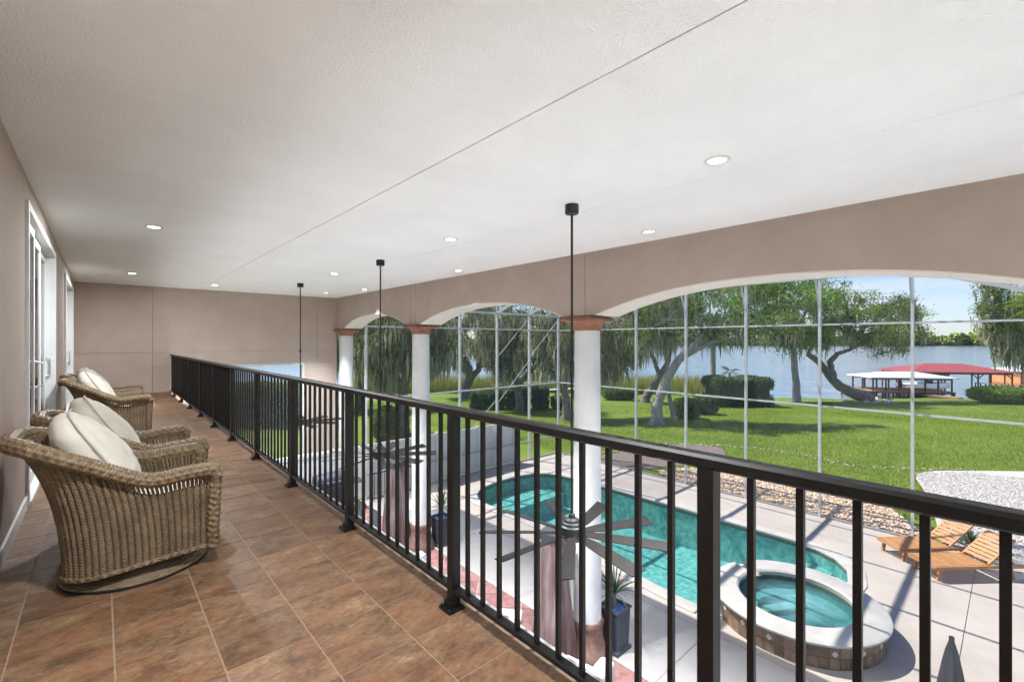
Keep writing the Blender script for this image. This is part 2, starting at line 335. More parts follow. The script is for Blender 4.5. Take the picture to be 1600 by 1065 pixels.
def wicker_mat(name, c1, c2, su, sv):
    m = bpy.data.materials.new(name); m.use_nodes = True; t = m.node_tree; N = t.nodes; L = t.links; b = N['Principled BSDF']
    b.inputs['Roughness'].default_value = 0.5
    uv = N.new('ShaderNodeUVMap'); uv.uv_map = 'UV'; sp = N.new('ShaderNodeSeparateXYZ'); L.new(uv.outputs[0], sp.inputs[0])
    def m2(op, a, bb):
        n = N.new('ShaderNodeMath'); n.operation = op
        for i, q in enumerate((a, bb)):
            if isinstance(q, (int, float)): n.inputs[i].default_value = q
            else: L.new(q, n.inputs[i])
        return n.outputs[0]
    U = m2('MULTIPLY', sp.outputs['X'], su * math.pi); V = m2('MULTIPLY', sp.outputs['Y'], sv * math.pi)
    cu = m2('COSINE', U, 0); cv = m2('COSINE', V, 0)
    weave = m2('MULTIPLY', cu, cv)                              # over / under
    strand = m2('ABSOLUTE', m2('SINE', m2('MULTIPLY', sp.outputs['Y'], sv * math.pi), 0), 0)
    h = m2('ADD', m2('MULTIPLY', weave, 0.5), m2('MULTIPLY', strand, 0.6))
    bp = N.new('ShaderNodeBump'); bp.inputs['Strength'].default_value = 0.9; bp.inputs['Distance'].default_value = 0.006; L.new(h, bp.inputs['Height']); L.new(bp.outputs[0], b.inputs['Normal'])
    tc = N.new('ShaderNodeTexCoord'); nz = N.new('ShaderNodeTexNoise'); nz.inputs['Scale'].default_value = 9; nz.inputs['Detail'].default_value = 6; L.new(tc.outputs['Object'], nz.inputs['Vector'])
    n2 = N.new('ShaderNodeTexNoise'); n2.inputs['Scale'].default_value = 1; mp = N.new('ShaderNodeMapping'); mp.inputs['Scale'].default_value = (su * 0.5, sv * 3, 1); L.new(uv.outputs[0], mp.inputs['Vector']); L.new(mp.outputs[0], n2.inputs['Vector'])
    fac = m2('ADD', m2('MULTIPLY', nz.outputs['Fac'], 0.5), m2('MULTIPLY', n2.outputs['Fac'], 0.5))
    rp = N.new('ShaderNodeValToRGB'); rp.color_ramp.elements[0].position = 0.33; rp.color_ramp.elements[1].position = 0.66
    rp.color_ramp.elements[0].color = (*c1, 1); rp.color_ramp.elements[1].color = (*c2, 1); L.new(fac, rp.inputs['Fac'])
    gr_ = m2('ABSOLUTE', m2('SINE', m2('MULTIPLY', sp.outputs['X'], math.pi / 2), 0), 0)  # shade between the stakes put into the colour as dark grooves
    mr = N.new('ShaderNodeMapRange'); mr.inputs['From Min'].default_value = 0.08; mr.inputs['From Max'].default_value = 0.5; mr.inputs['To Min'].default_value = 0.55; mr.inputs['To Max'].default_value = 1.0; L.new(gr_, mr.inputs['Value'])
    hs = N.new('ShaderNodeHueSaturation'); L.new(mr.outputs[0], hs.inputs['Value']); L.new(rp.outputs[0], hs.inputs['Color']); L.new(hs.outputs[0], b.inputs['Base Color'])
    return m
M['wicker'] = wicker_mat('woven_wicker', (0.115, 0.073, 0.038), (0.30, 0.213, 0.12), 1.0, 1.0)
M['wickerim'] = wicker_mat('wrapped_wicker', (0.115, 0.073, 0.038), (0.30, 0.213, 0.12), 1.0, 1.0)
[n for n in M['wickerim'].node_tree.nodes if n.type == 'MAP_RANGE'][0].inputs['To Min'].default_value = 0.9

# ================================================================== THE HOUSE SHELL
WL, WF, Z1 = -0.46, 14.70, 2.76              # left wall, far wall, ceiling
Y0 = -4.2
RAILX = 1.36
# balcony floor: slab + every tile
fl = MB().ext(WL - 0.2, 1.50, Y0, WF, -0.32, -0.0022).build('balcony_floor', M['grout'], bevel=0); tag(fl, kind='structure')
MB().ext(1.503, 1.520, Y0, WF, -0.34, 0.0).build('slab_edge', M['white'], fl)
TX = [-0.30 + 0.345 * k for k in range(6)]; TS = 0.345
tm = MB().ext(-TS / 2 + 0.0036, TS / 2 - 0.0036, -TS / 2 + 0.0036, TS / 2 - 0.0036, -0.008, 0.0).mesh('tile', M['tile'])
tmn = MB().ext(-0.08 + 0.0028, 0.08 - 0.0028, -TS / 2 + 0.0036, TS / 2 - 0.0036, -0.008, 0.0).mesh('tile', M['tile'])
for j in range(47):
    yc = -1.0 + TS * (j + 0.5) + 0.11
    if yc + TS / 2 > WF: break
    for i in range(5):
        t = link('tile', tm, fl, (TX[i] + TS / 2, yc, random.uniform(-0.0006, 0.0006)))
    if j < 46: link('tile', tmn, fl, (TX[0] - 0.08, yc, 0))
# ceiling of long stucco panels with open joints
ce = MB().ext(WL - 0.2, 6.2, Y0, WF + 0.1, Z1 + 0.03, Z1 + 0.25).build('ceiling', M['joint']); tag(ce, kind='structure')
xs = [WL - 0.1, 1.946, 3.805, 5.70]
for i in range(3):
    w = 0.0045 if i < 1 else 0.003
    ys = [Y0, 6.35, WF + 0.05] if i else [Y0, WF + 0.05]
    for a, b in zip(ys[:-1], ys[1:]):
        MB().ext(xs[i] + 0.004, xs[i + 1] - (0.005 if i == 0 else 0.002), a + 0.001, b - 0.001, Z1, Z1 + 0.028).build('ceiling_panel', M['ceil'], ce)
# roof slab above (shades the patio) 
rf = MB().ext(-9.0, 6.62, Y0 - 0.6, 16.0, Z1 + 0.30, Z1 + 0.52).build('roof', M['roofing']); tag(rf, kind='structure')
# left wall with two sliding-door openings
DOORS = [(5.52, 8.55), (10.95, 13.9)]; DZ = 2.50
wl = MB(); yy = Y0
for a, b in DOORS + [(WF, WF)]:
    wl.ext(WL - 0.2, WL, yy, a, -0.3, Z1 + 0.02); 
    if b > a: wl.ext(WL - 0.2, WL, a, b, DZ, Z1 + 0.02)
    yy = b
wl = wl.build('wall_left', M['stucco']); tag(wl, kind='structure')
bb = MB(); yy = Y0
for a, b in DOORS + [(WF - 0.002, 0)]:
    bb.ext(WL, WL + 0.016, yy, a - 0.06, 0.0, 0.105); yy = b + 0.06
bb.build('baseboard', M['white'], wl, bevel=0.004)
# rooms behind the doors
for a, b in DOORS:
    rm = MB(); x0 = WL - 0.2; x1 = x0 - 3.2
    rm.ext(x1 - 0.05, x1, a - 0.5, b + 0.5, -0.05, 2.7).ext(x1, x0, a - 0.55, a - 0.5, -0.05, 2.7).ext(x1, x0, b + 0.5, b + 0.55, -0.05, 2.7).ext(x1, x0, a - 0.5, b + 0.5, -0.1, -0.05).ext(x1, x0, a - 0.5, b + 0.5, 2.7, 2.75)
    tag(rm.build('interior_room', M['room']), kind='structure')
    nm = 'white framed sliding glass door in the beige wall beside the swivel chairs' if a < 8 else 'white framed sliding glass door close to the far end wall'
    d = thing('sliding_door', (WL, (a + b) / 2, 0), nm, 'door', 'sliding doors in the balcony wall')
    fr = MB().ext(WL - 0.10, WL + 0.022, a - 0.05, a + 0.02, 0, DZ + 0.05).ext(WL - 0.10, WL + 0.022, b - 0.02, b + 0.05, 0, DZ + 0.05).ext(WL - 0.10, WL + 0.020, a + 0.02, b - 0.02, DZ - 0.02, DZ + 0.05).ext(WL - 0.10, WL + 0.03, a + 0.02, b - 0.02, 0.0, 0.035)
    fr.build('frame', M['white'], d, bevel=0.004)
    n = 3; w = (b - a - 0.04) / n
    for k in range(n):
        q0 = a + 0.02 + k * w - (0.03 if k else 0); q1 = a + 0.02 + (k + 1) * w; xx = WL - 0.03 - 0.026 * (k % 3)
        p = MB().ext(xx - 0.018, xx + 0.006, q0, q0 + 0.058, 0.04, DZ - 0.025).ext(xx - 0.018, xx + 0.006, q1 - 0.058, q1, 0.04, DZ - 0.025).ext(xx - 0.018, xx + 0.006, q0 + 0.058, q1 - 0.058, 0.04, 0.16).ext(xx - 0.018, xx + 0.006, q0 + 0.058, q1 - 0.058, DZ - 0.11, DZ - 0.025)
        po = p.build('door_panel', M['white'], d, bevel=0.003)
        MB().ext(xx - 0.009, xx - 0.004, q0 + 0.056, q1 - 0.056, 0.155, DZ - 0.105).build('pane', M['glass'], po)
        if k in (0, 2):
            hy = q0 + 0.03 if k == 0 else q1 - 0.035
            if k == 0: hy = q1 - 0.03
            MB().tube([(xx, hy, 0.92), (xx + 0.06, hy, 0.94), (xx + 0.06, hy, 1.16), (xx, hy, 1.18)], 0.011, 8).build('handle', M['white'], po, smooth=True)
# far wall: panels with control joints, wide opening below
wf = MB().ext(WL - 0.2, 5.66, WF + 0.03, WF + 0.18, 0.72, Z1 + 0.02).ext(WL - 0.2, 1.7, WF + 0.03, WF + 0.18, G, 0.72).ext(4.66, 5.66, WF + 0.03, WF + 0.18, G, 0.72)
wf = wf.build('wall_far', M['joint']); tag(wf, kind='structure')
jx = [WL - 0.01, 0.98, 5.05, 5.66]
for i in range(3):
    a, b = jx[i] + 0.004, jx[i + 1] - 0.004
    MB().ext(a, b, WF, WF + 0.028, 1.09, Z1 + 0.02).build('wall_panel', M['stucco'], wf)
    MB().ext(a, b, WF, WF + 0.028, 0.72 if i else -0.3, 1.082).build('wall_panel', M['stucco'], wf)
MB().ext(4.66, 5.65, WF, WF + 0.028, G, 0.714).build('wall_panel', M['stucco'], wf)
MB().ext(0.988, 1.7, WF, WF + 0.028, G, 0.714).build('wall_panel', M['stucco'], wf)
MB().ext(WL, RAILX, WF - 0.012, WF, 0.0, 0.07).build('baseboard', M['terra'], wf)
wn = thing('wall_opening_frame', (3.2, WF, G), 'pale framed screened opening under the far beige wall', 'window')
MB().ext(1.7, 1.76, WF - 0.01, WF + 0.2, G, 0.71).ext(4.60, 4.66, WF - 0.01, WF + 0.2, G, 0.71).ext(1.76, 4.60, WF - 0.01, WF + 0.2, 0.65, 0.71).build('frame', M['alum'], wn, bevel=0.004)
MB().ext(1.76, 4.60, WF + 0.09, WF + 0.11, -2.2, -2.14).build('mullion', M['alum'], wn)
MB().ext(1.76, 4.60, WF + 0.099, WF + 0.101, G, 0.65).build('screen', M['screen'], wn)

# ------------------------------------------------------------------ arcade
COLY = [-0.75, 4.66, 9.83, 14.42]; CX = 5.86; BX0, BX1 = 5.64, 6.24; SPR = 1.785
AR = [(-5.66, COLY[0])] + [(COLY[i], COLY[i + 1]) for i in range(3)]
def arch_z(y):
    for a, b in AR:
        if a + 0.33 <= y <= b - 0.33:
            m = (a + b) / 2; h = (b - a) / 2 - 0.33
            return SPR + 0.35 * (1 - abs((y - m) / h) ** 2.3)
    return SPR
ar = thing('arcade', (CX, 5, SPR), 'beige stucco beam of shallow arches carried by the white columns', 'arcade')
ysamp = []
for a, b in AR: ysamp += list(np.linspace(a + 0.33, b - 0.33, 41))
ysamp = sorted(set([Y0 - 1.4] + [round(y, 4) for y in ysamp] + [WF - 0.002]))
bm_ = MB()
P = []
for y in ysamp:
    z = arch_z(y); P.append([(BX0, y, Z1 + 0.29), (BX0, y, z), (BX1, y, z), (BX1, y, Z1 + 0.29)])
bm_.grid(P); n = len(P)
bm_.f.append((0, 1, 2, 3)); bm_.f.append(tuple(4 * (n - 1) + k for k in (3, 2, 1, 0)))
bm_.build('beam', M['stucco'], ar)
for a, b in AR:
    P = []
    for y in np.linspace(a + 0.335, b - 0.335, 41):
        z = arch_z(y); P.append([(BX0 + 0.003, y, z - 0.001), (BX0 + 0.003, y, z - 0.014), (BX1 + 0.003, y, z - 0.014), (BX1 + 0.003, y, z - 0.001)])
    MB().grid(P).build('soffit', M['cream'], ar)  # cream finish, its colour also lightened to stand in for bounced light
for y in COLY[1:3]:
    for d in (-0.13, 0.13): MB().ext(BX0 - 0.004, BX0 + 0.001, y + d - 0.006, y + d + 0.006, SPR, Z1).build('control_joint', M['grout'], ar)
WHERE = ['standing beyond the end of the near arch', 'with a spiky potted plant and a maroon pillar at its foot, holding the widest arch', 'between the two smaller arches, its foot beside a dark planter', 'standing against the far beige wall']
for i, y in enumerate(COLY):
    co = thing('column', (CX, y, G), 'white round column ' + WHERE[i], 'column', 'white arcade columns')
    MB().lathe([(0.225, 0.62), (0.222, 2.5), (0.212, 4.2), (0.205, SPR - G - 0.235)], (CX, y, G), 40).build('shaft', M['column'], co, smooth=True)
    ca = MB().lathe([(0.215, 0), (0.225, 0.02), (0.232, 0.06), (0.25, 0.10), (0.285, 0.135), (0.30, 0.15)], (CX, y, SPR - 0.24), 40)
    ca = ca.build('capital', M['terra'], co, smooth=True)
    yb = min(y + 0.31, WF - 0.012)
    MB().ext(CX - 0.31, CX + 0.31, y - 0.31, yb, SPR - 0.09, SPR - 0.045).ext(CX - 0.28, CX + 0.28, y - 0.28, yb - 0.02, SPR - 0.045, SPR - 0.0155).build('abacus', M['terra'], ca, bevel=0.008)
    MB().lathe([(0.33, 0), (0.335, 0.10), (0.30, 0.16), (0.26, 0.30), (0.242, 0.42), (0.255, 0.52), (0.265, 0.58), (0.25, 0.62)], (CX, y, G), 40).build('base', M['terrabase'], co, smooth=True)

# ------------------------------------------------------------------ railing
ra = thing('balcony_railing', (RAILX, 5, 0), 'long dark bronze metal railing along the tiled balcony', 'railing')
RY0, RY1 = -2.05, WF - 0.005
prof = [(-0.022, 0.999), (-0.027, 1.005), (-0.027, 1.030), (-0.020, 1.040), (0.020, 1.040), (0.027, 1.030), (0.027, 1.005), (0.022, 0.999)]
tr = MB().grid([[(RAILX + px, y, pz) for px, pz in prof + prof[:1]] for y in (RY0, RY1)])
tr.f.append(tuple(range(len(prof)))); tr.build('top_rail', M['iron'], ra)
MB().ext(RAILX - 0.022, RAILX + 0.022, RY0, RY1, 0.092, 0.1125).build('bottom_rail', M['iron'], ra, bevel=0.003)
PS = 1.335; posts = [0.62 + PS * k for k in range(-2, 11)]
bmesh_bal = MB().ext(-0.009, 0.009, -0.009, 0.009, 0.112, 1.0035).mesh('baluster', M['iron'])
pmesh = MB().ext(-0.0245, 0.0245, -0.0245, 0.0245, 0.012, 1.0035).mesh('post', M['iron'])
foot = MB().ext(-0.048, 0.048, -0.048, 0.048, 0.0, 0.012)
foot.ext(-0.029, 0.029, -0.029, 0.029, 0.012, 0.045)
for bx in (-0.038, 0.038):
    for by in (-0.038, 0.038): foot.lathe([(0.008, 0.012), (0.008, 0.02), (0.004, 0.023)], (bx, by, 0), 8)
fmesh = foot.mesh('foot', M['iron'])
o0 = Vector((RAILX, 5, 0))
for k, y in enumerate(posts):
    p = link('post', pmesh, ra, Vector((RAILX, y, 0)) - o0)
    link('foot', fmesh, p, (-0.012, 0, 0))
    y2 = posts[k + 1] if k + 1 < len(posts) else WF
    nb = 10
    for q in range(1, nb + 1):
        yb = y + (y2 - y) * q / (nb + 1) if k + 1 < len(posts) else y + 0.121 * q
        if yb < WF - 0.04: link('baluster', bmesh_bal, ra, Vector((RAILX, yb, 0)) - o0)
for k, y in enumerate(posts):
    if y > 7.0:
        y2 = posts[k + 1] if k + 1 < len(posts) else WF - 0.02
        MB().ext(RAILX + 0.012, RAILX + 0.014, y + 0.03, y2 - 0.03, 0.113, 1.0).build('mesh_infill', M['railscreen'], ra)

# ------------------------------------------------------------------ downlights
DL = [(3.50, 1.53), (5.13, 3.10), (3.52, 5.14), (5.20, 7.32), (3.56, 9.38), (5.25, 11.70), (4.8, 13.3), (0.48, 7.0), (0.48, 12.1), (2.1, 13.3), (0.48, 1.72), (5.13, -1.1), (3.5, -2.6), (0.48, -2.6)]  # negative-y ones are unseen, added behind the camera to lift ceiling light
r0 = None; void = None
for i, (x, y) in enumerate(DL):
    if i == 0:
        r0 = thing('downlight', (x, y, Z1), 'round white recessed downlight set in the stucco ceiling', 'downlight', 'recessed ceiling downlights')
        MB().lathe([(0.062, -0.002), (0.066, -0.007), (0.088, -0.009), (0.096, -0.004), (0.097, 0.002), (0.062, 0.002)], (0, 0, 0), 32, cap=False).build('trim', M['white'], r0, smooth=True, world=False)
        MB().lathe([(0.0005, -0.0035), (0.0625, -0.0035), (0.0625, -0.001), (0.0005, -0.001)], (0, 0, 0), 32, cap=False).build('lens', M['lamp'], r0, world=False)
        ld = bpy.data.lights.new('bulb', 'AREA'); ld.shape = 'DISK'; ld.size = 0.12; ld.energy = DOWNLIGHT_W; ld.color = (0.93, 0.965, 1.0)
        lo = link('bulb', ld, r0, (0, 0, -0.012))
    else:
        r = clone(r0); r.location = (x, y, Z1)
    if void is None:
        void = ld.copy(); void.energy = VOID_W; void.spread = R(72); void.color = (0.88, 0.94, 1.0); edge = void.copy(); edge.energy = 14.0; endl = void.copy(); endl.energy = 45.0; near = ld.copy(); near.energy = DOWNLIGHT_W * 0.85
    for ch in (r0 if i == 0 else r).children:
        (r0 if i == 0 else r)['label'] = 'recessed white downlight ' + ('in the ceiling close to the far wall' if y > 13 else 'in the ceiling strip beside the arched beam' if x > 5 else 'in line with the ceiling fan rods' if x > 3 else 'in the ceiling above the row of wicker chairs')
        if ch.type == 'LIGHT': ch.data = endl if y > 13 else void if 3 < x < 4 else ((near if y < 3 else ld) if x < 1.5 else edge)

# ------------------------------------------------------------------ ceiling fans
def make_fan():
    f = thing('ceiling_fan', (0, 0, 0), '', 'ceiling fan', 'long rod ceiling fans')
    HZ = -(Z1 + 0.56)
    MB().lathe([(0.0, 0.0), (0.068, 0.0), (0.07, -0.01), (0.07, -0.085), (0.062, -0.095), (0.0, -0.095)], (0, 0, 0), 32, cap=False).build('canopy', M['black'], f, smooth=True, world=False)
    rod = MB().tube([(0, 0, -0.09), (0, 0, HZ + 0.16)], 0.0125, 12).build('rod', M['black'], f, smooth=True, world=False)
    MB().lathe([(0.013, -0.05), (0.02, -0.045), (0.02, 0.045), (0.013, 0.05)], (0, 0, -1.62), 14).build('coupling', M['black'], rod, smooth=True, world=False)
    MB().lathe([(0.0, 0.2), (0.03, 0.19), (0.035, 0.15), (0.07, 0.135), (0.075, 0.115), (0.10, 0.105), (0.105, 0.085), (0.125, 0.075), (0.13, 0.03), (0.13, -0.035), (0.115, -0.06), (0.05, -0.07), (0, -0.07)], (0, 0, HZ), 40, cap=False).build('motor', M['black'], f, smooth=True, world=False)
    for k in range(9):
        m = Matrix.Rotation(2 * math.pi * k / 9 + 0.30, 4, 'Z') @ Matrix.Rotation(R(13), 4, 'X')
        b = MB()
        for sgn, tt in ((1, 0.004), (-1, -0.004)): pass
        pl = [(0.11, -0.032), (0.20, -0.042), (0.32, -0.058), (0.93, -0.074), (0.935, 0.0), (0.94, 0.074), (0.32, 0.058), (0.20, 0.042), (0.11, 0.032)]
        vs = [m @ Vector((x, y, z)) for z in (-0.004, 0.004) for x, y in pl]; nn = len(pl)
        fs = [tuple(reversed(range(nn))), tuple(range(nn, 2 * nn))] + [(i, (i + 1) % nn, nn + (i + 1) % nn, nn + i) for i in range(nn)]
        b.add([v + Vector((0, 0, HZ)) for v in vs], fs)
        bo = b.build('blade', M['blade'], f, world=False)
        br = MB(); br.box((0, 0, 0), (0.17, 0.03, 0.008)); br.v = [tuple(m @ (Vector(v) + Vector((0.17, 0, -0.009))) + Vector((0, 0, HZ))) for v in br.v]
        br.build('bracket', M['black'], bo, world=False)
    return f
fan = make_fan()
for i, (y, l) in enumerate(((3.02, 'black nine blade fan on a long rod above the column with the widest arch'), (7.28, 'black nine blade fan on a long rod, middle one of the row'), (11.48, 'black nine blade fan on a long rod closest to the far beige wall'))):
    f = fan if i == 0 else clone(fan)
    f.location = (3.55, y, Z1); f['label'] = l; f.rotation_euler.z = (0.0, 0.5, 0.25)[i]

# ------------------------------------------------------------------ wicker swivel chairs
def make_chair():
    t = thing('wicker_chair', (0, 0, 0), '', 'armchair', 'wicker swivel chairs on the balcony')
    # plan outline parameter: front of +y arm -> back -> front of -y arm
    def outline(fx, sy, bx, rc, n):
        pts = []
        L1 = (fx - (bx + rc)); L2 = math.pi / 2 * rc; L3 = 2 * (sy - rc); tot = 2 * L1 + 2 * L2 + L3
        for i in range(n):
            s = tot * i / (n - 1)
            if s <= L1: p = (fx - s, sy)
            elif s <= L1 + L2: a = (s - L1) / rc; p = (bx + rc - rc * math.sin(a), sy - rc + rc * math.cos(a))
            elif s <= L1 + L2 + L3: p = (bx, sy - rc - (s - L1 - L2))
            elif s <= L1 + 2 * L2 + L3: a = (s - L1 - L2 - L3) / rc; p = (bx + rc - rc * math.cos(a), -(sy - rc) - rc * math.sin(a))
            else: p = (bx + rc + (s - L1 - 2 * L2 - L3), -sy)
            pts.append(p)
        return pts
    NU, NV = 301, 30
    ob = outline(0.37, 0.325, -0.30, 0.18, NU); ot = outline(0.37, 0.355, -0.50, 0.27, NU)
    def rimz(i):
        u = abs(2 * i / (NU - 1) - 1); k = min(max((0.80 - u) / 0.62, 0), 1); k = k * k * (3 - 2 * k)
        return 0.595 + 0.240 * k - 0.02 * math.exp(-((u - 0.72) / 0.12) ** 2)
    z0 = 0.125
    def zb(x): return 0.105 + 0.06 * x
    def surf(inset, rib):
        P = []; uv = []
        for i in range(NU):
            zt = rimz(i); row = []
            u = abs(2 * i / (NU - 1) - 1)
            nx, ny = (ob[min(i + 1, NU - 1)][1] - ob[max(i - 1, 0)][1]), -(ob[min(i + 1, NU - 1)][0] - ob[max(i - 1, 0)][0]); l = math.hypot(nx, ny) or 1; nx /= -l; ny /= -l
            nx, ny = -nx, -ny
            # outward = away from centre
            cxp, cyp = ob[i][0] - 0.03, ob[i][1]
            if nx * cxp + ny * cyp < 0: nx, ny = -nx, -ny
            for j in range(NV + 1):
                v = j / NV; z = zb(ob[i][0]) + (zt - zb(ob[i][0])) * v
                w = v ** 1.9 * 0.75 + 0.25 * v ** 5
                x = ob[i][0] + (ot[i][0] - ob[i][0]) * w; y = ob[i][1] + (ot[i][1] - ob[i][1]) * w
                d = rib * (abs(math.sin(math.pi * i / 5.0)) - 0.5) - inset
                row.append((x + nx * d, y + ny * d, z)); uv.append((i / 2.5, z / 0.0075))
            P.append(row)
        return P, uv
    Po, uvo = surf(0.0, 0.010); Pi, uvi = surf(0.035, 0.005)
    b = MB().grid(Po, flip=True); nq = NV
    nb = len(b.v); b.grid(Pi)
    def hole(i, j):
        u = abs(2 * i / (NU - 1) - 1); return u > 0.50 and u < 0.985 and i % 3 == 1 and 24 <= j < 28
    keep = []
    for idx, f in enumerate(b.f):
        q = idx % ((NU - 1) * NV); i, j = divmod(q, NV)
        if not hole(i, j): keep.append(f)
    b.f = keep
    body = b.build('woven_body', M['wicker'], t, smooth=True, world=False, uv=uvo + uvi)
    # rolled rim (braided) following the top outline, and the front posts
    def rope(pts, r, amp, per, nseg):
        mb = MB(); uv = []
        pv = [Vector(p) for p in pts]; seg = [0]
        for a, c in zip(pv[:-1], pv[1:]): seg.append(seg[-1] + (c - a).length)
        L = seg[-1]; n = int(L / per * 6); ring = []; ref = None
        out = []
        for k in range(n + 1):
            s = L * k / n; q = max(i for i in range(len(seg)) if seg[i] <= s + 1e-9); q = min(q, len(pv) - 2)
            w = (s - seg[q]) / max(seg[q + 1] - seg[q], 1e-9); out.append((pv[q].lerp(pv[q + 1], w), s))
        for k, (p, s) in enumerate(out):
            d = (out[min(k + 1, n)][0] - out[max(k - 1, 0)][0]).normalized()
            if ref is None: ref = d.orthogonal().normalized()
            ref = (ref - d * ref.dot(d)).normalized(); yv = d.cross(ref); row = []
            for a in range(nseg + 1):
                an = 2 * math.pi * a / nseg; rr = r + amp * math.sin(2 * math.pi * s / per + 2 * an)
                row.append(p + (ref * math.cos(an) + yv * math.sin(an)) * rr); uv.append((s / 0.022, a * 0.7))
            ring.append(row)
        mb.grid(ring, flip=False); return mb, uv
    rim = []
    for i in range(0, NU, 4):
        zt = rimz(i); cx_, cy_ = ot[i]; rim.append((cx_ - 0.004, cy_ * 0.99, zt))
    rim = [(0.395, ot[0][1] * 0.99, 0.55)] + rim + [(0.395, -ot[0][1] * 0.99, 0.55)]
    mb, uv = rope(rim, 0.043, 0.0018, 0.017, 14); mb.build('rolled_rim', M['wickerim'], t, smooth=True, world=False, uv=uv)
    for sy in (1, -1):
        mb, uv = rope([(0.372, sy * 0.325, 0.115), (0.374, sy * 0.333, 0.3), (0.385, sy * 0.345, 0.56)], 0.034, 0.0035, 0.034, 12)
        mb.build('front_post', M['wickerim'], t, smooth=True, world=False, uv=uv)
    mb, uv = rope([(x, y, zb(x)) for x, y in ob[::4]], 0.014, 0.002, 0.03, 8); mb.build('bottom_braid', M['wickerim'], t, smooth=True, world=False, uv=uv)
    # front apron below the seat
    P = []; uv = []
    for i in range(81):
        y = -0.32 + 0.64 * i / 80; row = []
        for j in range(9):
            z = z0 + 0.22 * j / 8; row.append((0.372 + 0.006 * abs(math.sin(math.pi * i / 4)), y, z)); uv.append((i / 2.0, z / 0.0075))
        P.append(row)
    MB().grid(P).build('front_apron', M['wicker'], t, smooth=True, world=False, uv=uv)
    # seat board closing the body
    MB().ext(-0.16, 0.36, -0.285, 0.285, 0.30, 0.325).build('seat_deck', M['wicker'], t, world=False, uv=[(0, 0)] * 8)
    # swivel base
    P = []; uv = []
    for k in range(97):
        a = 2 * math.pi * k / 96; row = []
        for j, (r, z) in enumerate(((0.355, 0.006), (0.36, 0.018), (0.348, 0.028), (0.31, 0.038), (0.23, 0.058), (0.13, 0.08), (0.055, 0.10))):
            q = 1 + (0.012 * math.cos(a * 24) if 2 <= j < 6 else 0)
            row.append((0.03 + r * q * math.cos(a), r * q * math.sin(a), z)); uv.append((k / 1.5, r / 0.012))
        P.append(row)
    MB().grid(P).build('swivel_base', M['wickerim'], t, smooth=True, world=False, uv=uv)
    MB().lathe([(0.362, 0.0), (0.362, 0.012), (0.35, 0.012), (0.35, 0.0)], (0.03, 0, 0), 64, cap=False).build('base_ring', M['black'], t, smooth=True, world=False)
    MB().lathe([(0.06, 0.07), (0.06, 0.30)], (0.03, 0, 0), 16).build('swivel_post', M['black'], t, smooth=True, world=False)
    # cushions: superellipsoid pillows
    def pillow(sx, sy, sz, e, n=44):
        def sp(c, k): return math.copysign(abs(c) ** k, c)
        P = []
        for i in range(n * 2 + 1):
            a = -math.pi + math.pi * i / n; row = []
            for j in range(n + 1):
                q = -math.pi / 2 + math.pi * j / n
                row.append(Vector((sx * sp(math.cos(q), 0.9) * sp(math.cos(a), e), sy * sp(math.cos(q), 0.9) * sp(math.sin(a), e), sz * sp(math.sin(q), 0.9))))
            P.append(row)
        return P
    from mathutils import noise as _nz
    def wrinkle(p, s):
        q = Vector((p.x * 9 + s, p.y * 5 - s, s)); r = abs(_nz.noise(q)); r2 = abs(_nz.noise(Vector((p.x * 16 - s, p.y * 26, s * 2))))
        return 0.008 * _nz.noise(q * 0.45) - 0.013 * (1 - r) ** 5 - 0.008 * (1 - r2) ** 5
    P = pillow(0.31, 0.295, 0.075, 0.45)
    P = [[p + Vector((0.085, 0, 0.395 + wrinkle(p, 1.0) * (1 if p.z > 0 else 0))) for p in r] for r in P]
    MB().grid(P).build('seat_cushion', M['cushion'], t, smooth=True, world=False)
    m = Matrix.Translation((-0.20, 0, 0.665)) @ Matrix.Rotation(R(-27), 4, 'Y')
    P = pillow(0.30, 0.285, 0.14, 0.55)
    # local: x = up along the back, z = thickness
    al = R(31); m = Matrix.Translation((-0.165, 0, 0.70)) @ Matrix(((-math.sin(al), 0, math.cos(al), 0), (0, 1, 0, 0), (math.cos(al), 0, math.sin(al), 0), (0, 0, 0, 1)))
    PP = []
    for r in P:
        PP.append([m @ Vector((p.x, p.y * (1 - 0.10 * max(p.x, 0) / 0.29), p.z * (1.0 - 0.22 * (p.x / 0.29)) + wrinkle(p, 4))) for p in r])
    bc = MB().grid(PP, flip=True).build('back_cushion', M['cushion'], t, smooth=True, world=False)
    ring = []
    for i in range(0, 57):
        a = -math.pi + math.pi * i / 28
        def sp(c, k): return math.copysign(abs(c) ** k, c)
        for zz in (0.045,):
            x = 0.292 * sp(math.cos(a), 0.55); y = 0.287 * sp(math.sin(a), 0.55); ring.append(m @ Vector((x, y * (1 - 0.10 * max(x, 0) / 0.29), zz)))
    MB().tube(ring, 0.0055, 6, cap=False).build('piping', M['piping'], bc, smooth=True, world=False)
    return t
chair = make_chair()
CH = [(0.145, 3.66, 0.0, 'wicker swivel armchair with cream cushion, whole side and round base in view'),
      (0.19, 4.55, 0.05, 'wicker swivel armchair beside the sliding door, tucked behind the one whose base shows'),
      (0.13, 8.45, 0.0, 'wicker armchair with cream cushion standing alone between the two sliding doors'),
      (0.10, 9.65, -0.05, 'wicker armchair mostly hidden, arm just showing toward the far wall')]
for i, (x, y, rz, l) in enumerate(CH):
    c_ = chair if i == 0 else clone(chair)
    c_.location = (x, y, 0.0015); c_.rotation_euler.z = rz; c_['label'] = l
